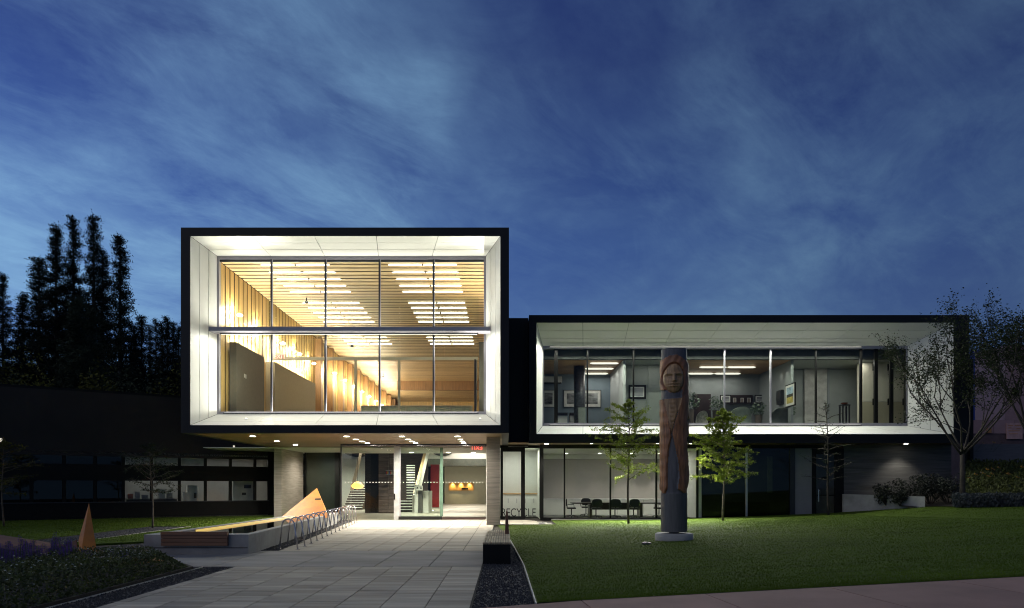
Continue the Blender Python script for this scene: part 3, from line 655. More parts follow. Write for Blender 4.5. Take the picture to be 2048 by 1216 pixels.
for i in range(len(e) - 1):
    if e[i + 1] - e[i] > .2: box('pane', (e[i] + .03, WG + .06, c + .152), (e[i + 1] - .03, WG + .075, d - .142), m_glass, W)
# rooms upstairs
RZ0, RZ1, RB = 4.45, 8.06, 38.9
box('floor', (a, WG + .16, 4.2), (b + .9, 41, RZ0), m_concs, OW)
box('bulkhead', (a - .1, WG + .35, RZ1), (b + .9, WG + .6, 9.0), M('charcoal bulkhead', (.05, .052, .053), .8), OW); box('head_slab', (a - .1, WG + .15, d - .05), (b + .9, WG + .349, 9.0), M('charcoal bulkhead', (.05, .05, .05)), OW)
box('back_partition', (a - .2, RB, RZ0), (6.0, RB + .1, RZ1), m_bluewall, OW); box('office_partition', (a - .25, WG + .16, RZ0), (a - .05, RB, RZ1), m_bluewall, OW)
for x0, x1 in ((a - .2, 6.0), (9.2, 14.5)):
    cl = box('ceiling', (x0, WG + .6, RZ1 + .03), (x1, RB, RZ1 + .1), m_gap, OW)
    for i in range(9): box('plank', (x0 + .01, WG + .61 + i * .48, RZ1 - .01), (x1 - .01, WG + 1.08 + i * .48, RZ1 + .029), M('office ceiling wood', (.30, .17, .075), .5, var=.15, scale=2, stretch=(.3, 6, 6), rnd=.1), cl)
box('partition', (6.0, WG + .6, RZ0), (6.12, RB, RZ1), M('white grey partition', (.45, .46, .46), .7, var=.02), OW)
cw = box('corridor_wall', (6.13, 36.0, RZ0), (9.1, 36.12, RZ1), m_greenwall, OW)
box('wall_panel', (ax(1297, 35.9), 35.93, RZ0), (ax(1335, 35.9), 35.99, azz(722, 35.9)), m_greenwall, cw)
box('corridor_ceiling', (6.13, WG + .6, RZ1), (9.19, 36, RZ1 + .08), m_greywall, OW)
box('partition', (9.1, WG + .6, RZ0), (9.19, RB, RZ1), m_greywall, OW)
box('back_partition', (9.2, RB, RZ0), (14.6, RB + .1, RZ1), m_greywall, OW)
box('partition', (14.5, WG + .6, RZ0), (14.62, RB, RZ1), m_greywall, OW)
box('back_partition', (14.63, 37.2, RZ0), (b + 1.2, 37.3, RZ1), m_greenwall, OW); box('ceiling', (14.63, WG + .6, RZ1), (b + 1.2, 37.2, RZ1 + .1), m_greenwall, OW)
dr = box('inner_door', (ax(1610, 37), 37.05, RZ0), (ax(1655, 37), 37.18, azz(722, 37)), M('pale door', (.36, .35, .32), .6), OW)
box('door_frame', (ax(1655, 37), 37.0, RZ0), (ax(1659, 37), 37.19, azz(720, 37)), m_greywall, dr); box('door_handle', (ax(1647, 37), 36.97, azz(814, 37)), (ax(1651, 37), 37.049, azz(812, 37)), m_steel, dr)
cbn = thing('tall_cabinet', 'tall beige cabinets with black handles behind the narrow right hand panes', 'cabinet', (18.6, 35.2, RZ0))
box('carcass', (ax(1724, 35.2), 35.25, RZ0), (ax(1830, 35.2), 35.7, RZ1 + .3), M('beige laminate', (.50, .46, .37), .6, var=.02), cbn)
for i, px in enumerate((1725, 1755, 1785)):
    x0, x1 = ax(px, 35.2) + .01, ax(px + 30, 35.2) - .01
    o = box('cabinet_door', (x0, 35.21, azz(803, 35.2)), (x1, 35.249, RZ1 + .25), M('beige laminate', (.5, .46, .37)), cbn); box('drawer', (x0, 35.21, RZ0), (x1, 35.249, azz(804, 35.2)), M('tan laminate', (.36, .32, .22), .6, var=.02), cbn)
    for py in (728, 797): box('handle', (ax(px + 21, 35.15), 35.15, azz(py + 13, 35.15)), (ax(px + 23.5, 35.15), 35.209, azz(py, 35.15)), m_blk, o)
def office_tube(p0, p1, lab, mat=g_office, r=.05, group='office ceiling tubes'):
    Y = p0[2]; a_, b_ = at(*p0), at(*p1)
    o = thing('tube_light', lab, 'ceiling light', ((a_.x + b_.x) / 2, Y, RZ1 - .1), group); z = RZ1 - .09
    MB().tube([(a_.x, Y, z), (a_.x + .12, Y, z), (b_.x - .12, Y, z), (b_.x, Y, z)], [.02, r, r, .02], 8).build('tube', mat, o); MB().box((a_.x + .3, Y - .02, z + .03), (a_.x + .34, Y + .02, RZ1 - .011)).build('stem', m_steel, o); MB().box((b_.x - .34, Y - .02, z + .03), (b_.x - .3, Y + .02, RZ1 - .011)).build('stem', m_steel, o)
    lamp('AREA', ((a_.x + b_.x) / 2, Y, z - .09), 17, COOL, o, shape='RECTANGLE', size=abs(b_.x - a_.x) * .9, size_y=.1, aim=(0, 0, -1))
def ceilY(py): return (RZ1 - EYE) * K / (VY - py)
for i, (x0, x1, py) in enumerate(((1180, 1237, 723), (1170, 1227, 734), (1168, 1216, 744))): office_tube((x0, py, ceilY(py)), (x1, py, ceilY(py)), 'white tube light in the left upstairs office, %s from the window' % ORD[i])
for i, (x0, x1, py) in enumerate(((1399, 1453, 731), (1455, 1511, 731), (1376, 1427, 744), (1429, 1481, 744))): office_tube((x0, py, ceilY(py)), (x1, py, ceilY(py)), 'white tube light in the middle upstairs office, %s row, %s one' % (('front', 'back')[i // 2], ('left', 'right')[i % 2]))
sp = lamp('AREA', (17.0, 34.9, RZ1 - .02), 60, COOL, OW, shape='RECTANGLE', size=3, size_y=.3, aim=(0, 0, -1))  # added light without a fixture, brightens the cabinets and right room
sp = lamp('AREA', (7.6, 35.2, RZ1 - .02), 9, COOL, OW, shape='RECTANGLE', size=1.5, size_y=.3, aim=(0, 0, -1))
for i, px in enumerate((1557, 1568, 1580)):
    yy = 14.35 * K / (px - VX); lamp('SPOT', (14.28, yy, RZ1 - .08), 26, NEUT, OW, spot_size=R(50), spot_blend=.6, shadow_soft_size=.03, aim=(.12, 0, -1))
# office contents
def picture(name, lab, x0, x1, y0, y1, Y, art, border=.09, framew=.03, cat='framed picture'):
    p0, p1 = at(x0, y1, Y), at(x1, y0, Y); o = thing(name, lab, cat, ((p0.x + p1.x) / 2, Y, p0.z))
    mb = MB()
    for A, C in (((p0.x, Y - .03, p0.z), (p1.x, Y, p0.z + framew)), ((p0.x, Y - .03, p1.z - framew), (p1.x, Y, p1.z)), ((p0.x, Y - .03, p0.z + framew), (p0.x + framew, Y, p1.z - framew)), ((p1.x - framew, Y - .03, p0.z + framew), (p1.x, Y, p1.z - framew))): mb.box(A, C)
    mb.build('frame', m_blk, o); box('mount', (p0.x + framew, Y - .015, p0.z + framew), (p1.x - framew, Y - .002, p1.z - framew), M('paper mount', (.62, .61, .57), .8), o)
    box('print', (p0.x + framew + border, Y - .02, p0.z + framew + border), (p1.x - framew - border, Y - .0155, p1.z - framew - border), art, o); return o
m_art = M('monochrome landscape print', (.30, .30, .30), .7, scale=1.8, stretch=(1, 1, 3), col2=(.01, .01, .01))
picture('framed_print', 'black and white framed landscape at the left edge of the upstairs office', 1083, 1111, 780, 815, 38.86, m_art, .14)
picture('framed_print', 'wide black and white framed landscape behind the dark office column', 1127, 1202, 780, 815, 38.86, m_art, .16)
picture('framed_certificate', 'square black framed certificate on the grey corridor wall upstairs', 1257, 1292, 770, 798, 35.98, M('pale paper', (.35, .35, .36), .8), .05, .10)
ac = thing('air_conditioner', 'white wall air conditioner above the framed prints upstairs', 'air conditioner', at(1105, 767, 38.7)); p0, p1 = at(1085, 767, 38.7), at(1124, 753, 38.7)
MB().box((p0.x, 38.62, p0.z + .06), (p1.x, 38.89, p1.z)).build('casing', m_plaster, ac, bevel=.03); box('outlet_slot', (p0.x + .05, 38.66, p0.z), (p1.x - .05, 38.88, p0.z + .058), m_blk, ac)
oc = tag(MB().lathe((ax(1159, 36.2), 36.2, RZ0), [(.30, 0), (.30, 3.55)], 24).build('round_column', M('mottled dark column', (.045, .045, .055), .35, var=.4, scale=10), None, True), 'round dark mottled column standing in the left upstairs office', 'column')
for i, (x0, x1, y0) in enumerate(((1115, 1134, 826), (1139, 1153, 826))):
    o = thing('filing_cabinet', ('white low cabinet with dark top near the left office pictures', 'grey low cabinet beside the dark round column')[i], 'cabinet', (ax(x0, 37.4), 37.4, RZ0)); box('body', (ax(x0, 37.4), 37.2, RZ0), (ax(x1, 37.4), 37.7, azz(832, 37.4)), m_plaster if i == 0 else m_concs, o); box('top', (ax(x0, 37.4) - .02, 37.18, azz(832, 37.4) + .001), (ax(x1, 37.4) + .02, 37.72, azz(y0, 37.4)), m_tablew, o)
o = tag(box('desk_screen', (ax(1157, 35.3), 35.3, RZ0), (ax(1171, 35.3), 35.36, azz(815, 35.3)), M('olive panel', (.20, .22, .19), .7)), 'pale olive desk divider panel beside the dark round column', 'divider')
# plants, armchairs, shelf in the middle office
def leafball(mb, c, r, n, s, flat=1.):
    for _ in range(n):
        d = Vector((random.gauss(0, 1), random.gauss(0, 1), random.gauss(0, 1))).normalized() * r * random.random() ** .45
        p = Vector(c) + Vector((d.x, d.y, d.z * flat)); u = Vector((random.gauss(0, 1), random.gauss(0, 1), random.gauss(0, .6))).normalized(); v = u.orthogonal().normalized(); k = s * random.uniform(.6, 1.3)
        mb.quad(p - u * k, p + v * k * .45, p + u * k, p - v * k * .45)
def potted(lab, px, py, Y, r, base):
    p = at(px, py, Y); o = thing('potted_plant', lab, 'plant', (p.x, Y, base)); mb = MB(); leafball(mb, p, r, 160, .09); mb.build('foliage', M('house plant leaf', (.045, .075, .04), .5, trans=.2), o)
    MB().lathe((p.x, Y, base), [(.13, 0), (.19, max(.25, p.z - r - base + .1))], 14).build('pot', M('dark pot', (.08, .06, .05), .5), o)
potted('bushy potted plant beside the carved pole in the middle office', 1381, 803, 36.3, .52, RZ0); potted('potted plant left of the photo shelf in the middle office', 1432, 808, 37.4, .45, RZ0 + .5); potted('trailing potted plant below the photo shelf', 1517, 818, 36.6, .42, RZ0 + .2); potted('small leafy plant behind the dark rounded armchair', 1578, 822, 36.8, .35, RZ0)
shf = thing('wall_shelf', 'dark wall shelf holding small framed photos in the middle office', 'shelf', at(1485, 808, 38.6)); p0, p1 = at(1440, 808, 38.6), at(1531, 789, 38.6)
box('shelf_board', (p0.x, 38.3, p0.z), (p1.x, 38.89, p0.z + .05), m_tablew, shf); box('shelf_back', (at(1463, 0, 38.6).x, 38.8, p0.z + .051), (at(1508, 0, 38.6).x, 38.89, p1.z), m_tablew, shf)
for x0, x1 in ((1440, 1462), (1509, 1530)): picture('framed_photo', 'pale framed picture on the %s end of the office shelf' % ('left' if x0 < 1450 else 'right'), x0, x1, 790, 806.6, 38.55, m_art, .06, .05)
for x0, x1, t in ((1465, 1473, 'left'), (1480, 1488, 'middle'), (1493, 1502, 'right')): picture('photo_frame', 'small photo frame in the dark centre of the office shelf, %s one' % t, x0, x1, 795, 806.6, 38.5, M('photo', (.25, .2, .16), .7), .03, .02)
box('dark_door', (ax(1388, 38.8), 38.82, RZ0), (ax(1422, 38.8), 38.899, azz(788, 38.8)), m_tablew, OW)
def armchair(lab, px, Y, wd, top, mat):
    x = ax(px, Y); o = thing('armchair', lab, 'chair', (x, Y, RZ0)); h = azz(top, Y) - RZ0; mb = MB(); n = 14; rows = []
    for k in range(2):
        for i in range(n + 1):
            t = math.pi * i / n; xx = -math.cos(t) * wd / 2 * (1 if math.cos(t) < 0 else 1.0); yy = -math.sin(t) * .38 - k * .06; zz = .35 + (h - .35) * (.35 + .65 * math.sin(t) ** .6 * (1 if i < n * .55 else 1 - .25 * (i / n - .55)))
            mb.v += [(x + xx * (1 - .05 * k), Y + yy, RZ0 + .30), (x + xx * (1 - .05 * k), Y + yy, RZ0 + zz)]
    m = 2 * (n + 1)
    for k in range(2):
        for i in range(n): q = k * m + 2 * i; mb.f.append((q, q + 2, q + 3, q + 1))
    for i in range(n): mb.f.append((2 * i + 1, 2 * i + 3, m + 2 * i + 3, m + 2 * i + 1))
    mb.build('back_shell', mat, o, True); MB().lathe((x, Y + .05, RZ0 + .28), [(wd * .42, 0), (wd * .45, .06), (wd * .43, .16)], 18).build('seat', mat, o)
    for sx_ in (-1, 1):
        for sy_ in (-1, 1): MB().tube([(x + sx_ * .28, Y + .05 + sy_ * .2, RZ0), (x + sx_ * .22, Y + .05 + sy_ * .16, RZ0 + .3)], .015, 6).build('leg', m_steel, o)
armchair('pale green rounded armchair in the middle office', 1480, 35.4, 1.15, 815, M('pale green upholstery', (.33, .37, .31), .8)); armchair('dark grey rounded armchair below the side wall painting', 1560, 35.4, 1.1, 817, M('dark upholstery', (.09, .10, .09), .8))
armchair('cream patterned armchair beside the carved pole', 1403, 35.6, .62, 823, M('cream upholstery', (.40, .38, .32), .8, var=.25, scale=9))
# painting and phone on the side wall (they face left)
pt = thing('framed_painting', 'framed landscape painting with yellow field on the office side wall', 'framed picture', (14.47, 35.0, 6.0)); ya, yb = 14.45 * K / (1590 - VX), 14.45 * K / (1571 - VX); za, zb_ = azz(812, 34.3), azz(766, 34.3)
box('frame', (14.44, ya, za), (14.497, yb, zb_), m_blk, pt); box('mount', (14.43, ya + .06, za + .06), (14.439, yb - .06, zb_ - .06), M('paper mount', (.6, .6, .6)), pt)
for i, (c_, t0, t1) in enumerate((((.30, .42, .50), .55, .85), ((.40, .33, .08), .15, .42), ((.03, .03, .02), .42, .549))): box('print', (14.42, ya + .2, za + (zb_ - za) * t0), (14.429, yb - .2, za + (zb_ - za) * t1), M('painted colour %d' % i, c_, .7, var=.3, scale=4), pt)
ph = thing('wall_phone', 'black wall cabinet on the office side wall left of the painting', 'wall cabinet', (14.4, 36, 6)); ya, yb = 14.4 * K / (1564 - VX), 14.4 * K / (1555 - VX); box('casing', (14.34, ya, azz(808, 35.6)), (14.497, yb, azz(780, 35.6)), m_blkplastic, ph); box('door', (14.32, ya + .02, azz(800, 35.6)), (14.339, yb - .02, azz(783, 35.6)), m_blkplastic, ph)
stl = thing('side_table', 'tall narrow black side table with a red bowl on top', 'table', (ax(1689, 35), 35, RZ0)); p0, p1 = at(1681, 812, 35), at(1697, 812, 35)
box('top', (p0.x, 34.8, p0.z), (p1.x, 35.2, p0.z + .06), m_blkplastic, stl)
for xx in (p0.x + .01, p1.x - .07):
    for yy in (34.81, 35.13): box('leg', (xx, yy, RZ0), (xx + .06, yy + .06, p0.z - .001), m_blkplastic, stl)
tag(MB().lathe(((p0.x + p1.x) / 2, 35, p0.z + .062), [(.07, 0), (.19, .08), (.16, .10), (.05, .05)], 16).build('bowl', M('red fruit', (.22, .05, .03), .5, var=.4, scale=9)), 'shallow dark red bowl of fruit on the tall side table', 'bowl')

# slim lamps in the recess wash the white sill, its soffit and the young trees
strip('slim lamp under the head of the wing window band', wg['x0'] + .3, ax(1725, 33.8), 33.82, wg['z1'] - .06, (0, -.6, -1), 950, (.97, 1., .86))
strip('slim lamp along the sill of the wing window band', wg['x0'] + .3, ax(1725, 33.8), 33.9, wg['z0'] + .03, (0, -.5, 1), 70, (.98, .98, .86))
# ground floor of the wing
GZ = 3.70
box('ground_soffit', (.16, WF + .251, wo['z0']), (wo['x1'], 36.0, wo['z0'] + .06), m_soffit, OW)
for i, (px, py) in enumerate(((1025, 889), (1093, 886.7), (1812, 885.5))):
    yy = 34.2 if i < 1 else 33.3; downlight(ax(px, yy), yy, wo['z0'] - .003, ('round downlight above the recycle door', 'round downlight at the left corner of the wing soffit', 'round downlight above the dark wall right of the wing door')[i], 'wing soffit downlights', (420, 420, 170)[i], .10)
for i in range(4): downlight(4.2 + i * 1.6, 33.1, wo['z0'] - .003, 'small downlight under the wing edge above the conference glass, %s from the left' % ORD[i], 'conference edge downlights', 2600, .05, COOL, 96, aim=(0, -.75, -1))
YC = 34.0
GL = MB(); GL.box((ax(1080, YC), YC, 3.55), (ax(1687, YC), YC + .14, 3.739)); GL.box((ax(1080, YC), YC, -.02), (ax(1590, YC), YC + .14, .10)); GL = GL.build('storefront', m_blk, OW)
gm = [(1083, .10), (1129, .035), (1221, .035), (1313, .04), (1395, .05)]
for px, hw in gm: box('mullion', (ax(px, YC) - hw, YC - .02, .101), (ax(px, YC) + hw, YC + .12, 3.549), m_blk, GL)
gp = [1083, 1129, 1221, 1313, 1395]
for i in range(4): box('pane', (ax(gp[i], YC) + .036, YC + .05, .102), (ax(gp[i + 1], YC) - .036, YC + .065, 3.548), m_glass, GL)
box('white_post', (ax(1396, YC) + .02, YC - .015, .101), (ax(1403, YC), YC + .2, 3.548), m_alu, GL)
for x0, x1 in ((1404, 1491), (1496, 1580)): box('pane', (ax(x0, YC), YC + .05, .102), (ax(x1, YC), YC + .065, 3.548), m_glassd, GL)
box('mullion', (ax(1492, YC), YC, .101), (ax(1495, YC), YC + .12, 3.548), M('pale aluminium', (.62, .61, .60)), GL)
box('mullion', (ax(1580, YC), YC - .02, 0), (ax(1590, YC), YC + .13, 3.548), m_alud, GL)
box('grey_panel', (ax(1590, YC), YC + .02, 0), (ax(1624, YC), YC + .1, 3.548), M('grey panel', (.22, .22, .225), .5, var=.03), OW)
wd = MB(); 
for p, q in (((ax(1624, YC), YC - .03, .1), (ax(1632, YC), YC + .1, 3.54)), ((ax(1670, YC), YC - .03, .1), (ax(1687, YC), YC + .1, 3.54)), ((ax(1632, YC), YC - .03, 3.28), (ax(1670, YC), YC + .1, 3.54)), ((ax(1632, YC), YC - .03, .1), (ax(1670, YC), YC + .1, .28))): wd.box(p, q)
wd = wd.build('wing_door', m_blk, OW); box('door_pane', (ax(1632, YC), YC + .03, .281), (ax(1670, YC), YC + .045, 3.279), m_glass, wd); MB().slab([(ax(1651, YC) + .22 * math.cos(t * .524), YC + .02, 2.05 + .10 * math.sin(t * .524)) for t in range(12)], (0, -1, 0), .005).build('door_sign', m_blk, wd); box('push_bar', (ax(1633, YC), YC - .06, 1.18), (ax(1670, YC), YC - .031, 1.24), m_blk, wd); box('pull_handle', (ax(1634, YC), YC - .12, .9), (ax(1636, YC), YC - .09, 1.5), m_steel, wd)
box('inner_grey_wall', (ax(1590, 35.5), 35.5, 0), (ax(1700, 35.5), 35.6, 3.7), M('vestibule wall', (.23, .22, .22), .7), OW)
dw = box('dark_wall', (ax(1687, YC) + .002, YC + .02, 0), (wo['x1'] - .05, YC + .3, 3.738), m_concd, OW)
# recycle door in the link
rd = MB(); YD = 34.6
for p, q in (((ax(1001, YD), YD, 0), (ax(1006, YD), YD + .1, 3.6)), ((ax(1042, YD), YD, 0), (ax(1050, YD), YD + .1, 3.6)), ((ax(1006, YD), YD, 3.42), (ax(1042, YD), YD + .1, 3.6)), ((ax(1006, YD), YD, 0), (ax(1042, YD), YD + .1, .14))): rd.box(p, q)
rd = rd.build('recycle_door', m_blk, OW); box('door_pane', (ax(1006, YD), YD + .04, .141), (ax(1042, YD), YD + .055, 3.419), m_glass, rd)
box('side_pane', (ax(1050, YD), YD + .04, .02), (ax(1080, YD), YD + .055, 3.6), m_glassg, rd); box('lintel', (ax(1000, YD), YD, 3.601), (ax(1082, YD), YD + .1, 3.735), m_blk, rd)
text('lettering', 'RECYCLE', .60, M('dark letter', (.02, .02, .022), .5), (ax(1037, YD), YD + .03, azz(1033, YD)), rd, .003, sx=.72)
box('recycle_wall', (ax(1000, 38), 38.0, 0), (ax(1086, 38), 38.1, 3.7), M('pale grey wall', (.50, .51, .48), .7, var=.02), OW); box('link_ceiling', (-.55, 34.7, 3.66), (1.9, 38, 3.73), m_plaster, OW)
rc = thing('recycle_counter', 'long white cabinet counter with wooden edge behind the recycle door', 'cabinet', (.6, 37.5, 0)); box('body', (ax(1002, 37.5), 37.5, 0), (ax(1078, 37.5), 37.99, 1.22), m_plaster, rc); box('edge', (ax(1002, 37.5), 37.45, 1.221), (ax(1078, 37.5), 37.99, 1.30), M('pale wood', (.5, .34, .18)), rc)
for i in range(4): box('door_handle', (ax(1016 + i * 17, 37.5), 37.46, .75), (ax(1017 + i * 17, 37.5), 37.499, 1.0), m_alu, rc)
lamp('AREA', (.7, 36.2, 3.6), 75, COOL, OW, shape='RECTANGLE', size=1.6, size_y=1., aim=(0, 0, -1))
# conference room
CB = 40.0
box('conference_floor', (1.9, 34.2, -.03), (9.8, CB, .03), M('grey carpet', (.12, .12, .125), .9), OW); box('conference_ceiling', (1.9, 34.2, 3.55), (9.8, CB, 3.65), m_plaster, OW); box('conference_back', (1.9, CB, 0), (9.8, CB + .1, 3.6), M('warm grey wall', (.34, .31, .295), .7, var=.02), OW)
box('conference_side', (1.78, 34.2, 0), (1.899, CB, 3.6), m_plaster, OW); box('conference_side', (9.7, 34.2, 0), (9.8, CB - .01, 3.6), m_plaster, OW)
box('top_strip', (1.9, CB - .12, 3.28), (9.69, CB - .001, 3.549), m_plaster, OW)
crd = thing('credenza', 'long white low cabinet along the back of the conference room', 'cabinet', (5.6, 39.4, 0)); box('body', (2.0, 39.4, .03), (9.6, 39.98, .90), m_plaster, crd); box('top', (2.0, 39.35, .901), (9.6, 39.98, .95), M('white laminate', (.7, .7, .7), .4), crd)
for xx in (3.5, 5.0, 6.5, 8.0): box('joint', (xx, 39.394, .05), (xx + .012, 39.3995, .89), m_alud, crd)
for i, xx in enumerate((3.5, 5.4, 7.2, 8.8)): downlight(xx, 38.9, 3.547, 'conference room ceiling downlight, %s from the left' % ORD[i], 'conference room downlights', 130 if i < 2 else 330, .08, NEUT, 80)
lamp('AREA', (5.8, 36.2, 3.5), 120, COOL, OW, shape='RECTANGLE', size=6, size_y=.6, aim=(0, 0, -1))
tb = thing('conference_table', 'long dark wooden conference table behind the lower wing glass', 'table', (6.5, 36.8, .03)); x0, x1 = ax(1143, 36.5), ax(1325, 36.5)
MB().box((x0, 36.0, .74), (x1, 37.3, .79)).build('tabletop', m_tablew, tb, bevel=.01); box('apron', (ax(1178, 36.5), 36.3, .42), (ax(1282, 36.5), 36.36, .738), m_tablew, tb)
for px in (1178, 1278): box('leg', (ax(px, 36.5), 36.2, .03), (ax(px, 36.5) + .14, 37.1, .738), m_tablew, tb)
def office_chair(lab, px, Y, rz, proto=[]):
    x = ax(px, Y)
    if not proto:
        o = thing('office_chair', lab, 'chair', (0, 0, 0), 'conference chairs'); proto.append(o)
        MB().box((-.25, -.24, .44), (.25, .24, .52)).build('seat', m_blkplastic, o, bevel=.04)
        mb = MB(); n = 16
        mb.slab([(.27 * math.copysign(abs(math.cos(2 * math.pi * i / n)) ** .7, math.cos(2 * math.pi * i / n)), -.30, .78 + .20 * math.copysign(abs(math.sin(2 * math.pi * i / n)) ** .7, math.sin(2 * math.pi * i / n))) for i in range(n)], (0, -1, 0), .07); mb.build('backrest', m_blkplastic, o)
        MB().box((-.03, -.26, .5), (.03, -.23, .62)).build('back_bracket', m_blkplastic, o)
        MB().tube([(0, 0, .10), (0, 0, .44)], .03, 8).build('stem', m_blkplastic, o)
        for s in (-1, 1): MB().tube([(s * .27, -.2, .5), (s * .31, -.2, .68), (s * .31, .12, .68), (s * .27, .14, .5)], .014, 6).build('armrest', m_blkplastic, o)
        for i in range(5):
            t = i * 2 * math.pi / 5; lg = MB().tube([(0, 0, .11), (.30 * math.cos(t), .30 * math.sin(t), .07)], [.028, .018], 6).build('base_leg', m_blkplastic, o); MB().lathe((.31 * math.cos(t), .31 * math.sin(t), 0), [(.02, 0), (.03, .02), (.03, .045), (.02, .06)], 8).build('caster', m_blkplastic, lg)
    else: o = copy_tree(proto[0])
    o.location = (x, Y, .03); o.rotation_euler = (0, 0, rz); o['label'] = lab
for lab, px, Y, rz in (('black swivel chair at the left end of the conference table, seen from the side', 1143, 36.0, R(-95)), ('black swivel chair, first from the left along the near side of the table', 1192, 35.5, R(4)), ('black swivel chair, second along the near side of the conference table', 1230, 35.5, R(-3)), ('black swivel chair behind the young tree trunk at the conference table', 1267, 35.5, R(2)), ('black swivel chair at the right end of the conference table beside the carved pole', 1318, 36.0, R(95)), ('black swivel chair on the far side of the conference table', 1172, 37.8, R(175))): office_chair(lab, px, Y, rz)
# dim room behind the tinted panes
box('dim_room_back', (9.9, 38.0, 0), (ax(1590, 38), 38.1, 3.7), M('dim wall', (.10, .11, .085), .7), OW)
box('pale_strip', (ax(1535, 37.9), 37.9, 1.3), (ax(1545, 37.9), 37.95, azz(912, 37.9)), M('pale green strip', (.42, .44, .30), .6), OW); box('dim_room_shelf', (ax(1450, 37.5), 37.2, 0), (ax(1535, 37.5), 37.8, .8), m_blk, OW)
lamp('AREA', (12.5, 36.4, 3.5), 30, COOL, OW, shape='RECTANGLE', size=2, size_y=.5, aim=(0, 0, -1))

# ================================================================== LEFT WING
A0, A1 = Vector((-31, 28.8, 0)), Vector((-13.2, 40.2, 0)); dA = (A1 - A0).normalized(); nA = Vector((dA.y, -dA.x, 0))   # nA faces the camera
def lw(px, off=0.):                                    # where a pixel column meets the wing's front
    k = (px - VX) / K; a_ = A0 + nA * off; t = (k * a_.y - a_.x) / (dA.x - k * dA.y); return a_ + dA * t
def wslab(name, px0, px1, z0, z1, off, th, mat, parent, raw=None):
    p, q = (lw(px0, off), lw(px1, off)) if raw is None else raw
    return MB().slab([(p.x, p.y, z0), (q.x, q.y, z0), (q.x, q.y, z1), (p.x, p.y, z1)], nA, th).build(name, mat, parent)
CW = thing('classroom_wing', 'low dark wing with two bands of windows left of the lit box', 'building', (-22, 35, 0))
m_lw = M('brown black plaster', (.020, .017, .016), .8, var=.15, scale=.6)
zu0, zu1, zl0, zl1 = 2.80, 3.22, .84, 1.96
raw = (A0, A1)
wslab('wall', 0, 0, zu1, 6.5, 0, .3, m_lw, CW, raw); wslab('spandrel', 0, 0, zl1, zu0, -.02, .25, m_blk, CW, raw); wslab('plinth', 0, 0, -.05, zl0, 0, .3, m_blk, CW, raw)
wslab('parapet', 0, 0, 6.5, 6.62, .05, .4, m_blk, CW, raw)
wslab('sill', 0, 538, zl0 - .03, zl0 + .02, .06, .1, m_alud, CW)
MB().slab([(A0.x, A0.y + .2, 6.45), (A1.x, A1.y + .2, 6.45), (A1.x, 60, 6.45), (A0.x, 60, 6.45)], (0, 0, 1), .1).build('roof', m_blk, CW)
cols = [538, 510, 461, 411, 359, 303, 247, 190, 128, 63, 0, -70]
for i in range(len(cols) - 1):
    for k, (z0, z1) in enumerate(((zu0, zu1), (zl0, zl1))):
        wn = wslab('window', cols[i + 1] - 3, cols[i + 1] + 3, z0 + .021 * k, z1 - .001, -.02, .12, m_blk, CW)
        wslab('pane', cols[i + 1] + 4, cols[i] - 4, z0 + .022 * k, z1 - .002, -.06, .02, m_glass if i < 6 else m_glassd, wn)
wslab('end_post', 536, 549, 0, 3.8, .02, .2, m_blk, CW)
back = 3.5
wslab('room_back', 240, 560, 0, 3.6, -back, .1, M('room wall', (.42, .42, .42), .7, var=.03), CW); wslab('room_ceiling', 0, 0, 3.35, 3.45, -.35, 3.1, m_plaster, CW, (lw(20), A1 - dA * .3)); wslab('room_floor', 0, 0, 0, .03, -.35, 3.1, m_concs, CW, (lw(20), A1 - dA * .3))
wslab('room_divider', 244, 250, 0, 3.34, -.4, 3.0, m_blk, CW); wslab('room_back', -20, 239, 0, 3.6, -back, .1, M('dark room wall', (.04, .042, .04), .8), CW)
for i, (x0, x1) in enumerate(((252, 300), (308, 356), (363, 409))):
    wslab('blind', x0, x1, zu0 + .03, zu1 - .02, -.15, .02, M('blind fabric', (.42, .40, .34), .8), CW)
for i, px in enumerate((280, 350, 420, 490)):
    p = lw(px, -1.7); o = thing('panel_light', 'rectangular ceiling light in the left wing room, %s from the left' % ORD[i], 'ceiling light', (p.x, p.y, 3.3), 'left wing ceiling lights')
    MB().box((p.x - .5, p.y - .12, 3.30), (p.x + .5, p.y + .12, 3.345)).build('diffuser', glow('left wing panel glow', (1, .97, .88), 1.6), o); lamp('AREA', (p.x, p.y, 3.28), (7, 8, 5, 15)[i], COOL, o, shape='RECTANGLE', size=1., size_y=.24, aim=(0, 0, -1))
def lwbox(name, px0, px1, z0, z1, off, th, mat, parent): return wslab(name, px0, px1, z0, z1, -off, th, mat, parent)
mc = thing('lab_machine', 'white machine with rounded hood behind the left wing windows', 'machine', tuple(lw(383, -1.2))); lwbox('cabinet', 367, 396, .03, 1.35, 1.0, .6, m_plaster, mc); lwbox('hood', 375, 394, 1.351, 1.72, 1.05, .5, m_plaster, mc); lwbox('control_panel', 388, 393, 1.0, 1.3, .98, .019, m_alud, mc)
cs = thing('work_counter', 'cluttered counter with boxes behind the leftmost lit window of the left wing', 'counter', tuple(lw(275, -1.0))); lwbox('counter_top', 252, 356, .95, 1.0, .8, .7, m_concs, cs); lwbox('base', 254, 354, .03, .949, .9, .5, m_alud, cs)
for i, (x0, x1, h, c_) in enumerate(((256, 266, .25, (.4, .15, .1)), (270, 280, .35, (.35, .35, .36)), (284, 296, .2, (.2, .2, .22)), (318, 330, .5, (.5, .5, .48)), (334, 345, .3, (.3, .28, .25)))): tag(lwbox('storage_box', x0, x1, 1.001, 1.001 + h, 1.0, .3, M('box colour %d' % i, c_, .7), None), 'small storage box on the left wing counter, %s from the left' % ORD[i], 'box', 'counter boxes')
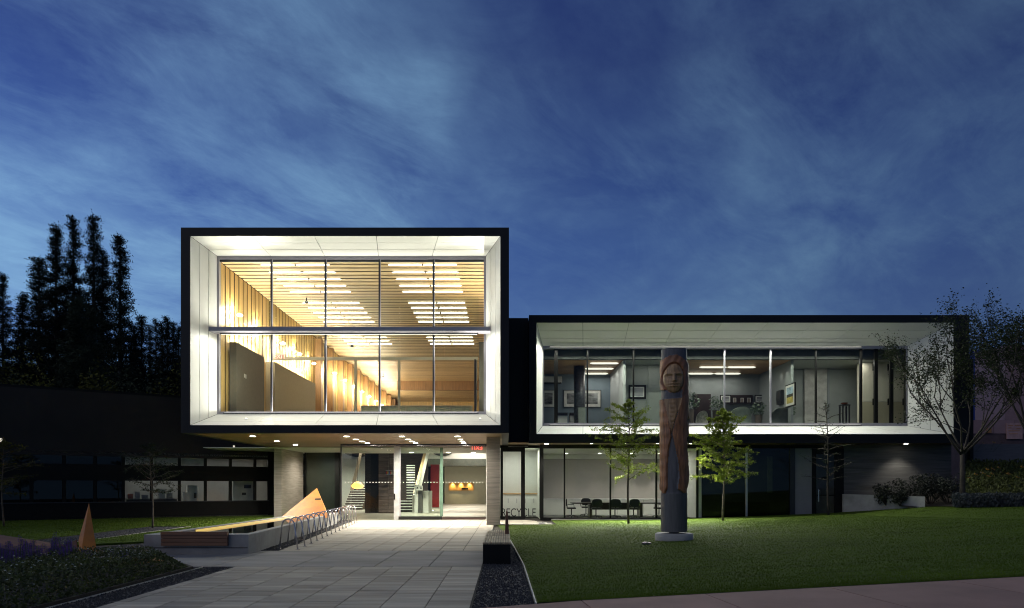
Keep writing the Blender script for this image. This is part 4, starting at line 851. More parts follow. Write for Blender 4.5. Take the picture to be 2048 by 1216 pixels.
wb3 = thing('white_cabinet', 'tall white cabinet with printed labels behind the rightmost left wing windows', 'cabinet', tuple(lw(488, -1.2))); lwbox('body', 466, 507, .03, 2.3, 1.2, .5, m_plaster, wb3); lwbox('label_plate', 488, 502, 1.55, 1.75, 1.19, .01, m_alud, wb3); lwbox('label_plate', 484, 492, 1.15, 1.3, 1.19, .01, m_alud, wb3)
for i, (px, py) in enumerate(((5, 880), (469, 894))):
    p = lw(px, .05); o = thing('wall_light', 'tiny lit wall lamp high on the dark left wing, %s one' % ('left', 'right')[i], 'wall lamp', (p.x, p.y, azz(py, p.y)), 'left wing wall lamps'); z = azz(py, p.y)
    MB().box((p.x - .06, p.y - .08, z - .12), (p.x + .06, p.y + .02, z + .12)).build('housing', m_alud, o); MB().box((p.x - .05, p.y - .09, z - .1), (p.x + .05, p.y - .0805, z + .08)).build('lens', glow('wall lamp glow', (1, .9, .7), .8), o)

# ================================================================== BASIN, PYRAMID, BENCHES, RACKS
BZ = .46
P0, P1, P2, P3 = (-8.73, 16.5), (-6.2, 16.5), (-7.55, 31.0), (-8.80, 31.0)          # plan of the basin
WB = thing('water_basin', 'long low concrete water basin with timber seat on its front', 'water basin', (-7.6, 16.5, 0))
def wall_between(a_, b_, inward, th, z1=BZ, mat=m_concs):
    n = Vector((inward[0], inward[1], 0)).normalized() * th
    return MB().prism([a_, b_, (b_[0] + n.x, b_[1] + n.y), (a_[0] + n.x, a_[1] + n.y)], -.05, z1).build('basin_wall', mat, WB)
wall_between(P0, P1, (0, 1), .5); wall_between((P1[0], 17.001), P2, (-1, 0), .22); wall_between((P0[0], 17.001), P3, (1, 0), .3); wall_between((P3[0] + .301, 31.0), (P2[0] - .221, 31.0), (0, -1), .3)
box('gap_shade_strip', (P0[0] + .02, 16.494, .135), (P1[0] - .02, 16.499, .150), m_blk, WB)  # black strip painted for the shade of a gap
m_water = M('still dark water', (.012, .012, .010), .02, var=.05, bump=.04, bscale=5, spec=.9)
MB().prism([(P0[0] + .29, 16.9), (P1[0] - .23, 16.9), (P2[0] - .21, 30.8), (P3[0] + .29, 30.8)], .25, .40).build('water', m_water, WB)
box('seat_back', (-8.28, 16.40, BZ + .002), (-6.68, 16.52, BZ + .075), M('seat timber', (.20, .10, .055), .6, stretch=(.5, 5, 5)), WB)
for i in range(3): box('seat_board', (-8.28, 16.42, .20 + i * .088), (-6.68, 16.492, .28 + i * .088), M('seat timber', (.2, .1, .05)), WB)
# glowing band painted for yellow light on the inner left wall
edge_glow = thing('basin_light_band', 'yellow painted-in glow band along the inner left edge of the basin', 'glow band', (-8.4, 24, BZ))
MB().prism([(P0[0] + .302, 18.6), (P0[0] + .312, 18.6), (P3[0] + .312, 30.5), (P3[0] + .302, 30.5)], BZ - .062, BZ - .012).build('strip', glow('yellow strip glow', (1., .62, .05), .7), edge_glow)
py = thing('steel_pyramid', 'rusty steel pyramid with a slot at the far end of the water basin', 'sculpture', (ax(620, 29), 29, BZ))
ap = at(634, 976, 29.2); c0, c1, c2, c3 = Vector((ax(562, 27.6), 27.6, .40)), Vector((ax(657, 27.0), 27.0, .40)), Vector((ax(656, 30.9), 30.9, .40)), Vector((ax(580, 30.9), 30.9, .40))
MB().quad(c0, c1, ap).quad(c1, c2, ap).quad(c2, c3, ap).quad(c3, c0, ap).quad(c3, c2, c1, c0).build('faces', m_corten, py)
nn = (c1 - c0).cross(ap - c0).normalized(); nn = nn if nn.y < 0 else -nn
def onface(u, v): return c0 + (c1 - c0) * u + (ap - c0) * v
MB().slab([onface(.27, .58) + nn * .004, onface(.40, .585) + nn * .004, onface(.37, .635) + nn * .004, onface(.245, .63) + nn * .004], nn, .003).build('slot', m_blk, py)
#
# left sculpture: leaning shard and low folded plates
sh = thing('steel_shard', 'tall pointed rusty steel shard standing in the flower bed', 'sculpture', (ax(178, 15.6), 15.6, 0))
apx = at(178, 1006, 15.6); b1 = Vector((ax(160, 15.3), 15.3, 0)); b2 = Vector((ax(196, 15.4), 15.4, 0)); b3 = Vector((ax(172, 16.5), 16.5, 0)); bm_ = at(157, 1080, 15.5)
MB().quad(b1, b2, apx, bm_).quad(b2, b3, apx).quad(b3, bm_, apx).quad(b3, b1, bm_).quad(b1, b3, b2).build('plates', m_corten, sh)
fp = thing('steel_plates', 'low folded rusty steel plates left of the pointed shard', 'sculpture', (ax(60, 14.6), 14.6, 0))
q = [at(-60, 1060, 16.2), at(100, 1090, 15.6), at(166, 1106, 15.2), Vector((ax(168, 14.6), 14.6, 0)), Vector((-14, 13.6, 0)), at(-60, 1085, 14.2)]
q2 = [at(112, 1094, 16.0), bm_ + Vector((-.05, 0, 0)), b1 + Vector((-.04, 0, 0))]
MB().quad(q[0], q[5], q[1]).quad(q[5], q[2], q[1]).quad(q[5], q[4], q[3], q[2]).quad(Vector((q[0].x, 17.5, 0)), q[0], q[1], q[2], Vector((q[2].x, 16.6, 0))).build('plate', M('shaded weathering steel', (.13, .045, .014), .7, var=.3), fp)  # darker copy of the rusty steel, shade put into its colour
MB().slab(q2, (0, -1, 0), .03).build('plate', M('shaded weathering steel', (.13, .045, .014)), fp)
tag(MB().slab([(ax(268, 14.9), 14.9, .1), (ax(350, 15.0), 15.0, .03), (ax(287, 13.9), 13.9, .10), (ax(250, 13.9), 13.9, .14)], (0, 0, 1), .09).build('steel_plate', m_corten), 'flat rusty steel plate tip lying at the right end of the flower bed', 'sculpture')

# bike hoops
hoop0 = None
for i in range(15):
    t = i / 14; Y = 17.7 + t * 13.6; xr = -5.33 - t * 1.42; xl = xr - .62
    lab = 'curved steel bike hoop, %s from the near end of the row' % ORD[i]
    if hoop0 is None:
        hoop0 = thing('bike_rack', lab, 'bike rack', (xr, Y, 0), 'steel bike hoops'); pts = []
        pts = [(xr, Y - .14, 0), (xr - .10, Y - .02, .45)]
        for k in range(9):
            a_ = math.pi * k / 8; pts.append((xr - .31 + .185 * math.cos(a_), Y + .0 + .06 * (1 - math.cos(a_)) , .60 + .185 * math.sin(a_)))
        pts += [(xl + .10, Y + .16, .45), (xl, Y + .30, 0)]
        MB().tube(pts, .019, 10).build('hoop', m_steel, hoop0, True)
        for p in (pts[0], pts[-1]): MB().lathe((p[0], p[1], -.01), [(.06, 0), (.06, .018), (.03, .022)], 12).build('flange', m_steel, hoop0)
    else:
        c = copy_tree(hoop0); c.location = (xr, Y, 0); c['label'] = lab

# slatted bench beside the walk
bn = thing('slatted_bench', 'black block bench with wooden slat top and backrest beside the walk', 'bench', (-.17, 16.3, 0))
bx0, bx1, by0, by1 = -.475, .125, 14.4, 18.5
box('base', (bx0 + .01, by0, -.02), (bx1 - .01, by1, .40), m_blk, bn)
m_slat = M('pale bench slat', (.42, .34, .22), .6, var=.2, stretch=(5, .5, 5), rnd=.15)
for j in range(4):
    ya, yb = by0 + j * 1.03, by0 + j * 1.03 + .99
    for i in range(11):
        wv = .6 / 11; box('slat', (bx0 + i * wv + .006, ya, .402), (bx0 + (i + 1) * wv - .006, yb, .44), m_slat, bn)
MB().slab([(.0, 17.0, .442), (.10, 17.0, .442), (.07, 17.0, 1.0), (.03, 17.0, 1.02)], (0, -1, 0), 1.45).build('backrest', M('brown backrest board', (.15, .07, .04), .6), bn)

# ================================================================== TOTEM
TY = 18.8; TX = ax(1348, TY); TZ = lawn_z(TX, TY); PS = TY / K
tt = thing('totem_pole', 'tall carved wooden pole with a robed human figure on a round concrete base', 'totem pole', (TX, TY, TZ))
MB().lathe((TX, TY, TZ - .1), [(.50, 0), (.51, .10), (.51, .27), (.47, .29)], 40).build('base', m_concs, tt, True)
zb0 = azz(1063, TY); MB().tube([(TX, TY, TZ + .18), (TX, TY, zb0 + .02)], .14, 16).build('spindle', m_alud, tt)
R0 = 27.0 * PS
def gs(x, c_, w_): return math.exp(-((x - c_) / w_) ** 2)
def inpoly(x, y, poly):
    c_ = False; k = len(poly)
    for i in range(k):
        (x1, y1), (x2, y2) = poly[i], poly[i - 1]
        if (y1 > y) != (y2 > y) and x < (x2 - x1) * (y - y1) / (y2 - y1) + x1: c_ = not c_
    return c_
UL = 1348
chest = [(-24, 800), (8, 799), (5, 812), (-6, 845), (-11, 868), (-15, 850)]
robeR = [(8, 797), (27.5, 790), (27.5, 838), (22, 834), (20, 845), (24, 852), (27.5, 846), (27.5, 868), (19, 878), (22, 905), (24, 930), (27.5, 935), (27, 962), (17, 987), (0, 978), (3, 950), (1, 925), (-4, 900), (-10, 868), (-5, 845), (5, 812)]
robeL = [(-27.6, 800), (-24, 801), (-14, 852), (-12, 875), (-17, 900), (-19.5, 935), (-19, 975), (-24, 990), (-27.6, 980)]
hoodp = [(-27.6, 722), (-14, 715), (0, 714), (14, 722), (27.6, 730), (27.6, 790), (8, 797), (10, 780), (-26, 782), (-27.6, 780)]
def region(u, p):
    fx, fy = (u + 6) / 19.5, (p - 760) / 28.5
    rho = fx * fx + fy * fy
    if rho < 1: return 2, .015 + .085 * math.sqrt(1 - rho) + face(fx, fy)
    if rho < 1.16 and p < 788: return 3, -.012
    if p > 986: return 4, .012
    if inpoly(u, p, chest): return 2, .045 + .004 * math.cos((p - 800) * .75 + .03 * (u + 9) ** 2) * gs(u, -9, 5) - .02 * gs(u, -9, 2) * (p > 845)
    if inpoly(u, p, robeR): return 1, .06 + .006 * math.copysign(abs(math.sin((p - 800) * .16 + .012 * (u - 12) ** 2)) ** .5, math.sin((p - 800) * .16 + .012 * (u - 12) ** 2))
    if inpoly(u, p, robeL): return 1, .055 + .006 * math.sin((p - 800) * .30)
    if inpoly(u, p, hoodp): return 3, .05 + .006 * math.sin(u * .5 + p * .25)
    return 0, 0.
def face(x, y):
    d_ = .03 * gs(y, -.27, .10) * gs(abs(x), .40, .38)
    d_ -= .055 * gs(abs(x), .42, .24) * gs(y, -.08, .14); d_ += .035 * gs(abs(x), .42, .17) * gs(y, -.07, .07)
    if -.35 < y < .26: d_ += (.035 + .05 * (y + .35) / .6) * gs(x, 0, .13 + .06 * max(0, y))
    d_ += .035 * gs(x, 0, .42) * (gs(y, .40, .055) + gs(y, .56, .06)); d_ -= .02 * gs(x, 0, .4) * gs(y, .48, .035)
    return d_
m_t = {0: M('blue grey weathered paint', (.105, .10, .108), .6, var=.2, scale=4, stretch=(3, 3, .5)), 1: M('red brown carved cedar', (.34, .145, .060), .5, var=.3, scale=5, stretch=(4, 4, .5), bump=.22, bscale=7), 2: M('tan carved cedar', (.38, .22, .10), .45, var=.25, scale=5, stretch=(4, 4, .5), bump=.2, bscale=7), 3: M('brown carved hood', (.31, .13, .06), .5, var=.22, scale=4), 4: M('grey drum', (.10, .095, .092), .5, var=.15, scale=3, stretch=(4, 4, .4))}
NA, NZ = 150, 300; grid = []; reg = []
for j in range(NZ + 1):
    p = 700 + (1063 - 700) * j / NZ; row = []; rr = []
    for i in range(NA):
        th = 2 * math.pi * i / NA; u = 27.5 * math.sin(th); front = math.cos(th) > -.05
        k_, d_ = region(u, p) if front else ((4, .012) if p > 986 else (0, 0.))
        r_ = R0 + d_ - .03; row.append((TX + r_ * math.sin(th), TY - r_ * math.cos(th), azz(p, TY))); rr.append(k_)
    grid.append(row); reg.append(rr)
MBt = {k_: MB() for k_ in m_t}; idx = {k_: {} for k_ in m_t}
for j in range(NZ):
    for i in range(NA):
        k_ = reg[j][i]; mb = MBt[k_]; f = []
        for jj, ii in ((j, i), (j + 1, i), (j + 1, (i + 1) % NA), (j, (i + 1) % NA)):
            if (jj, ii) not in idx[k_]: idx[k_][(jj, ii)] = len(mb.v); mb.v.append(grid[jj][ii])
            f.append(idx[k_][(jj, ii)])
        mb.f.append(tuple(f))
n0 = len(MBt[0].v); MBt[0].v += grid[0]; MBt[0].f.append(tuple(n0 + i for i in range(NA)))
n0 = len(MBt[4].v); MBt[4].v += grid[-1]; MBt[4].f.append(tuple(n0 + NA - 1 - i for i in range(NA)))
for k_, nm in ((0, 'pole'), (1, 'robe'), (2, 'face'), (3, 'hood'), (4, 'drum')): MBt[k_].build(nm, m_t[k_], tt, True)
gl = thing('ground_spot', 'small dark flat ground light in the lawn by the carved pole', 'ground light', (ax(1293, 18.0), 18.0, lawn_z(4.2, 18)))
MB().lathe((ax(1293, 17.6), 17.6, lawn_z(3.6, 17.6)), [(.11, -.03), (.12, .0), (.12, .045), (.09, .055)], 20).build('housing', m_alud, gl); MB().lathe((ax(1293, 17.6), 17.6, lawn_z(3.6, 17.6) + .0555), [(.08, 0), (.08, .006)], 16).build('lens', m_steel, gl)

# ================================================================== TREES
def leafquad(mb, p, d, s):
    d = Vector(d).normalized(); v = d.cross(Vector((random.gauss(0, 1), random.gauss(0, 1), random.gauss(0, 1)))); v = v.normalized() if v.length > 1e-4 else d.orthogonal()
    mb.quad(p, p + d * s * .5 + v * s * .26, p + d * s, p + d * s * .5 - v * s * .26)
def young_tree(name, lab, X, Y, z, h, c0, wd, nbr, leaves, lmat, bmat, seed, ls=.075, lean=0.):
    rs = random.Random(seed); o = thing(name, lab, 'tree', (X, Y, z)); tr = MB(); lf = MB()
    def axis(t): return Vector((X + lean * t * t + .03 * math.sin(t * 7 + seed), Y + .03 * math.cos(t * 6), z + h * t))
    tr.tube([axis(i / 12) for i in range(13)], [.045 * (1 - i / 12) ** .8 * (h / 5) + .006 for i in range(13)], 7)
    for b_ in range(nbr):
        t = c0 + (.98 - c0) * (b_ + rs.random()) / nbr; prof = math.sin(math.pi * min(1, ((t - c0) / (1 - c0)) * .80 + .24)) ** .8
        Lb = wd / 2 * prof * rs.uniform(.6, 1.1); a_ = b_ * 2.4 + rs.uniform(-.5, .5); el = R(rs.uniform(8, 38)); d_ = Vector((math.cos(a_) * math.cos(el), math.sin(a_) * math.cos(el), math.sin(el)))
        p0 = axis(t); pts = [p0]; dd = d_.copy(); n = 6
        for k in range(n): dd = (dd + Vector((rs.gauss(0, .13), rs.gauss(0, .13), rs.gauss(-.02, .10)))).normalized(); pts.append(pts[-1] + dd * Lb / n)
        tr.tube(pts, [.014 * (1 - k / (n + .5)) + .003 for k in range(n + 1)], 4)
        for k in range(1, n + 1):
            for tw in range(2):
                td = (dd + Vector((rs.gauss(0, .7), rs.gauss(0, .7), rs.gauss(.0, .25)))).normalized(); tl = Lb * rs.uniform(.12, .32); e_ = pts[k] + td * tl
                tr.tube([pts[k], e_], [.004, .002], 3, False)
                for _ in range(leaves):
                    q_ = pts[k] + td * tl * rs.uniform(.1, 1.1) + Vector((rs.gauss(0, .03), rs.gauss(0, .03), rs.gauss(0, .03)))
                    leafquad(lf, q_, (td.x + rs.gauss(0, .7), td.y + rs.gauss(0, .7), rs.gauss(-.25, .4)), ls * rs.uniform(.6, 1.3))
    tr.build('trunk', bmat, o, True); lf.build('crown', lmat, o); return o
Yt = 29.9; young_tree('young_tree', 'young tree with sparse dark leaves in front of the conference room', ax(1257, Yt), Yt, lawn_z(5.4, Yt), 5.55, .34, 3.4, 46, 18, m_leaf, m_barkd, 3, .072)
Yt = 30.6; young_tree('young_tree', 'young tree with bright green leaves right of the carved pole', ax(1447, Yt), Yt, lawn_z(9.8, Yt), 5.1, .30, 2.9, 52, 30, m_leaf, m_bark, 5, .075)
Yt = 32.0; young_tree('young_tree', 'thin nearly bare young tree in front of the wing door', ax(1657, Yt), Yt, lawn_z(15, Yt), 5.4, .28, 2.5, 34, 2, m_leafd, m_barkd, 9, .05, -.15)
young_tree('young_tree', 'dark young tree on the gravel strip in front of the left wing', ax(305, 27.0), 27.0, 0, 3.4, .40, 2.4, 28, 10, m_leafd, m_bark, 12, .06, -.12)
young_tree('young_tree', 'dark small tree cut by the left edge of the frame', -20.6, 28.0, 0, 3.6, .35, 2.8, 28, 10, m_bush, m_bark, 15, .07)
def vase_tree(name, lab, X, Y, z, fork, h, spread, seed, lmat=m_leafd, nl=6, ls=.11):
    rs = random.Random(seed); o = thing(name, lab, 'tree', (X, Y, z)); tr = MB(); lf = MB()
    tr.tube([(X, Y, z - .1), (X, Y, z + fork * .5), (X, Y, z + fork)], [.13, .10, .09], 8)
    def grow(p, d_, Lb, r_, lev):
        pts = [p]; n = 5; dd = d_.copy()
        for k in range(n): dd = (dd + Vector((rs.gauss(0, .08), rs.gauss(0, .08), .04 + rs.gauss(0, .05)))).normalized(); pts.append(pts[-1] + dd * Lb / n)
        tr.tube(pts, [r_ * (1 - .55 * k / n) for k in range(n + 1)], 5 if lev < 2 else 3, lev < 2)
        if lev >= 1:
            for k in range(3 if lev == 1 else 1, n + 1):
                for _ in range(nl):
                    q_ = pts[k] + Vector((rs.gauss(0, .11), rs.gauss(0, .11), rs.gauss(0, .11))); leafquad(lf, q_, (rs.gauss(0, 1), rs.gauss(0, 1), rs.gauss(-.3, .5)), ls * rs.uniform(.6, 1.3))
        if lev < 3:
            for k in range(4 if lev else 3):
                s_ = pts[rs.choice((2, 3, 4, 5))]; sd_ = (dd + Vector((rs.gauss(0, .42), rs.gauss(0, .42), rs.gauss(.1, .25)))).normalized(); grow(s_, sd_, Lb * rs.uniform(.45, .68), r_ * .5, lev + 1)
    for k in range(8):
        a_ = k * 2 * math.pi / 8 + rs.uniform(-.3, .3); out = spread * rs.uniform(.55, 1.1); d_ = Vector((math.cos(a_) * out, math.sin(a_) * out, h - fork)).normalized(); grow(Vector((X, Y, z + fork - rs.random() * .3)), d_, (h - fork) * rs.uniform(.5, .72), .05, 0)
    tr.build('trunk', m_barkd, o, True); lf.build('crown', lmat, o)
vase_tree('ash_tree', 'dark vase shaped tree in front of the right end of the wing', ax(1925, 29.3), 29.3, .75, 2.5, 7.3, 5.2, 21, nl=4, ls=.10)
vase_tree('ash_tree', 'tall dark tree at the right edge of the frame', ax(2062, 29.0), 29.0, .8, 3.0, 9.0, 5.2, 33, nl=6, ls=.10)
# conifers behind the left wing
def conifer_mesh(seed, h, wd, bare, dens=1.):
    rs = random.Random(seed); tr = MB(); nd_ = MB()
    tr.tube([(0, 0, h * i / 8) for i in range(9)], [h * .012 * (1 - i / 8.5) + .02 for i in range(9)], 6)
    nb = int(260 * dens)
    for b_ in range(nb):
        t = bare + (1 - bare) * (b_ + rs.random()) / nb; Lb = wd / 2 * (1 - t) ** .95 * rs.uniform(.45, 1.1) + .18; a_ = rs.random() * 6.28; el = R(rs.uniform(-18, 30)); d_ = Vector((math.cos(a_) * math.cos(el), math.sin(a_) * math.cos(el), math.sin(el))); p0 = Vector((0, 0, h * t))
        tr.tube([p0, p0 + d_ * Lb], [.05, .02], 3, False); nt_ = max(2, int(Lb / .28))
        for k in range(nt_):
            c_ = p0 + d_ * Lb * (.15 + .8 * (k + rs.random()) / nt_) + Vector((rs.gauss(0, .16), rs.gauss(0, .16), rs.gauss(.08, .2)))
            for _ in range(30):
                u_ = Vector((rs.gauss(0, 1), rs.gauss(0, 1), rs.gauss(.35, .8))).normalized(); v_ = u_.orthogonal().normalized(); s_ = rs.uniform(.12, .27); o_ = Vector((rs.gauss(0, .16), rs.gauss(0, .16), rs.gauss(0, .12)))
                nd_.quad(c_ + o_ - v_ * .035, c_ + o_ + v_ * .035, c_ + o_ + u_ * s_)
    return tr, nd_
protos = {}
def conifer(lab, px, top, Y, wd, seed, bare=.2, mat=None, name='pine_tree', cat='tree'):
    mat = mat or m_needle; h = azz(top, Y); key = (seed, mat.name)
    X = ax(px, Y)
    if key not in protos:
        o = thing(name, lab, cat, (X, Y, 0), 'conifers behind the left wing'); tr, ne = conifer_mesh(seed, h, wd, bare)
        for mb in (tr, ne): mb.v = [(x + X, y + Y, z_) for x, y, z_ in mb.v]
        tr.build('trunk', m_barkd, o); ne.build('crown', mat, o); protos[key] = (o, h, wd); return o
    src, h0, w0 = protos[key]; c = copy_tree(src); c.location = (X, Y, 0); c.scale = (wd / w0, wd / w0, h / h0); c.rotation_euler = (0, 0, random.random() * 6); c['label'] = lab; return c
conifer('tall dark pine, second tallest, left of the two tallest tops', 147, 440, 68, 10.5, 1)
conifer('tallest dark pine with the highest top behind the left wing', 187, 437, 66, 8.5, 2)
conifer('dark rounded pine left of the tallest pines', 112, 455, 66, 11, 3)
conifer('slender dark pine right of the tallest pines', 240, 474, 62, 8, 4, .15)
conifer('dark pine filling the gap under the tallest tops', 205, 505, 70, 11, 1)
conifer('dark pine low on the left flank of the pine group', 78, 520, 70, 11, 2)
conifer('dark pine at the left edge of the frame', 6, 550, 60, 8, 3)
conifer('short dark pine between the left edge pine and the group', 45, 590, 72, 9, 4)
conifer('small dark pine right of the slender pine', 283, 635, 70, 8, 2)
conifer('grey green spruce in front of the dark pine group', 155, 600, 52, 8, 7, .05, m_needle2)
conifer('grey green spruce behind the first, slightly right', 180, 625, 56, 8, 8, .05, m_needle2)
for i, (px, top) in enumerate(((300, 652), (312, 640), (324, 648), (335, 638), (347, 648), (357, 655), (368, 645), (268, 655))): conifer('small distant conifer near the box, %s along the skyline' % ORD[i], px, top, 84 + i % 3 * 3, 6.5, (2, 4, 7, 8)[i % 4], .05)
# far wood, one mass
fo = MB(); rs = random.Random(77)
for i in range(150):
    X = rs.uniform(-85, -30) if i < 130 else rs.uniform(-30, 10); Y = rs.uniform(76, 104); h = rs.uniform(12.5, 16.5) * (Y / 84); wd = rs.uniform(5, 8)
    for _ in range(300):
        t = rs.random() ** .8; a_ = rs.random() * 6.28; r_ = wd / 2 * (1 - t) * math.sqrt(rs.random()) + .1; c_ = Vector((X + r_ * math.cos(a_), Y + r_ * math.sin(a_), h * t)); u_ = Vector((rs.gauss(0, 1), rs.gauss(0, 1), rs.gauss(0, .7))).normalized(); v_ = u_.orthogonal(); s_ = rs.uniform(.5, 1.1)
        fo.quad(c_ - v_ * s_ * .4, c_ + v_ * s_ * .4, c_ + u_ * s_)
tag(fo.build('distant_wood', m_needle), 'dark distant wood behind the pines and the left wing', 'wood', kind='stuff')
def bush(name, lab, X, Y, z, w_, h, n, s, mat, group=None, seed=1):
    rs = random.Random(seed); o = thing(name, lab, 'shrub', (X, Y, z), group); mb = MB(); st_ = MB()
    lobes = [(Vector((X + rs.uniform(-.32, .32) * w_, Y + rs.uniform(-.3, .3) * w_, z + h * rs.uniform(.35, .8))), rs.uniform(.18, .33)) for _ in range(9)]
    for c_, k in lobes:
        st_.tube([(X, Y, z), c_], [.03, .01], 4)
        for _ in range(n // 9):
            d_ = Vector((rs.gauss(0, 1), rs.gauss(0, 1), rs.gauss(0, 1))).normalized() * rs.random() ** .4; p = c_ + Vector((d_.x * w_ * k, d_.y * w_ * k, d_.z * h * k * 1.1)); leafquad(mb, p, (rs.gauss(0, 1), rs.gauss(0, 1), rs.gauss(.2, .7)), s * rs.uniform(.6, 1.4))
    st_.build('stem', m_barkd, o); mb.build('foliage', mat, o); return o
for i, (px, top, Y, w_, m_, lab) in enumerate(((30, 715, 46, 5.5, m_bush, 'round olive tree above the left wing roof near the frame edge'), (75, 752, 45, 3.4, m_bush, 'small yellowish tree beside the round olive one above the roof'), (-5, 730, 47, 5, m_needle2, 'grey green tree at the far left above the roof'), (255, 715, 50, 5, m_needle2, 'dull olive tree above the roof, middle of the row'), (225, 745, 46, 4, m_bush, 'low olive tree above the roof under the pine group'), (335, 735, 47, 4.5, m_bush, 'olive tree above the roof next to the lit box'), (300, 745, 49, 4, m_needle2, 'dull green low tree near the lit box above the roof'))):
    bush('broadleaf_tree', lab, ax(px, Y), Y, 0, w_, azz(top, Y), 3600, .22, m_, 'low trees above the left wing roof', 40 + i)

# ================================================================== FLOWER BED (left) AND GARDEN (right)
fb = struct(MB().prism([(-14, 5.6), (-6.12, 5.6), (-6.12, 13.4), (-6.5, 13.9), (-9, 15.0), (-14, 15.5)], -.05, .05).build('flower_bed', m_soil))
rs = random.Random(5)
gc = MB(); wf = MB()
for _ in range(26000):
    y = 5.8 + 8.6 * rs.random(); xr = -6.15 - max(0, (y - 13.2)) * .7; x = xr - 2.6 * rs.random() ** 1.2; hh = .05 + .30 * min(1, (xr - x) / .5) * rs.uniform(.4, 1); p = Vector((x, y, hh)); leafquad(gc, p, (rs.gauss(0, 1), rs.gauss(0, 1), rs.gauss(.5, .6)), .05 * rs.uniform(.6, 1.4))
    if rs.random() < .035 and xr - x > .5: leafquad(wf, p + Vector((0, 0, .04)), (rs.gauss(0, 1), rs.gauss(0, 1), .3), .045)
tag(gc.build('bed_foliage', M('bed foliage', (.065, .085, .022), .7, trans=.25, var=.4, scale=5)), 'low green foliage covering the front flower bed', 'foliage', kind='stuff'); tag(wf.build('bed_blossom', M('white blossom', (.42, .45, .38), .7)), 'tiny pale blossoms scattered over the front flower bed', 'blossom', kind='stuff')
m_violet = M('violet blossom', (.075, .035, .24), .6, var=.35, scale=6, trans=.3)
sal = []
for i in range(3):
    o = thing('salvia_plant', 'x', 'flower', (0, 0, 0), 'violet flower spikes'); st_ = MB(); lf = MB()
    for k in range(3):
        x, y = rs.uniform(-.07, .07), rs.uniform(-.07, .07); h = rs.uniform(.62, .92); tp_ = Vector((x + rs.gauss(0, .03), y, h)); st_.tube([(x, y, 0), tp_], .006, 4); sp_ = MB()
        for _ in range(110):
            t = rs.uniform(.45, 1); a_ = rs.random() * 6.28; r_ = .035 * (1.15 - t) / .6 + .008; p = Vector((x + (tp_.x - x) * t + r_ * math.cos(a_), y + r_ * math.sin(a_), h * t)); leafquad(sp_, p, (math.cos(a_), math.sin(a_), .5), .03)
        tag(sp_.build('flower_spike', m_violet, o), kind='stuff')
        for _ in range(14): leafquad(lf, Vector((x, y, h * rs.uniform(.05, .45))), (rs.gauss(0, 1), rs.gauss(0, 1), .4), .10)
    st_.build('stem', M('green stem', (.05, .08, .03), .7), o); lf.build('leaf_tuft', M('salvia leaf', (.035, .055, .022), .7), o); sal.append(o)
spots = sorted([(rs.uniform(-2, 265), rs.random()) for _ in range(60)])
for i, (px, u_) in enumerate(spots):
    Y = 12.0 + 2.4 * u_ + (px / 265) * .6; X = ax(px, Y); c = sal[i] if i < 3 else copy_tree(sal[i % 3]); c.location = (X, Y, .05); c.scale = (.8, .8, (.46 + .22 * rs.random()) * (.55 if px > 140 else 1)); c.rotation_euler = (0, 0, rs.random() * 6)
    c['label'] = 'tall violet flower spikes rising behind the front flower bed foliage'
# right garden: planter wall, dark shrubs, sloping bed
gw = tag(MB().slab([(ax(1687, 33.6), 33.6, .2), (ax(1850, 31), 31.0, .3), (ax(1850, 31), 31.0, 1.19), (ax(1687, 33.6), 33.6, 1.28)], (-.2, -1, 0), .25).build('planter_wall', m_concs), 'low pale concrete wall right of the wing door', 'wall')
bed = MB(); n = 14
for j in range(n + 1):
    for i in range(n + 1):
        x = 18.3 + i * 1.4; y = 29.6 + j * .42 - .02 * i; z_ = .72 + (j / n) * 1.75 * min(1, .25 + i / n * 1.2) + .02 * i; bed.v.append((x, y + (1.6 if i < 2 else 0) * (1 - j / n), z_))
for j in range(n):
    for i in range(n): a_ = j * (n + 1) + i; bed.f.append((a_, a_ + 1, a_ + n + 2, a_ + n + 1))
struct(bed.build('garden_slope', m_soil, smooth=True))
m_shr = M('dark shrub leaf', (.016, .020, .012), .7, var=.3, trans=.15)
for i, (px, top, Y, w_) in enumerate(((1772, 970, 32.2, 1.1), (1800, 985, 31.6, .8), (1822, 960, 31.8, 1.5), (1860, 952, 31.8, 1.7), (1898, 950, 31.3, 1.7))): z_ = .75; bush('shrub', 'dark leafy shrub behind the low concrete wall, %s from the wing door' % ORD[i], ax(px, Y), Y, z_, w_, azz(top, Y) - z_ + .1, 1100, .10, m_shr, 'dark shrubs by the wing', 60 + i)
gf = MB(); gl2 = MB()
for _ in range(15000):
    t = rs.random(); y = 29.3 + 5.2 * t; x = ax(rs.uniform(1932, 2100), y); z_ = .70 + 1.75 * t; p = Vector((x, y, z_ + rs.uniform(.0, .55))); leafquad(gf, p, (rs.gauss(0, .5), rs.gauss(0, .5), rs.gauss(.9, .5)), .16 * rs.uniform(.5, 1.3))
for _ in range(6000): y = rs.uniform(28.6, 29.8); x = ax(rs.uniform(1905, 2100), y); leafquad(gl2, Vector((x, y, .74 + rs.random() * .55)), (rs.gauss(0, .5), rs.gauss(0, .5), 1), .13 * rs.uniform(.5, 1.3))
tag(gf.build('garden_foliage', M('garden foliage', (.09, .105, .022), .7, var=.4, scale=4, trans=.25)), 'green perennial foliage of the sloping garden at the right edge', 'foliage', kind='stuff'); tag(gl2.build('lavender_foliage', M('silvery foliage', (.055, .065, .07), .8, var=.3, trans=.1)), 'low silvery blue foliage along the front of the right garden', 'foliage', kind='stuff')
m_yel = M('orange yellow petal', (.55, .27, .02), .6, trans=.2); yproto = None
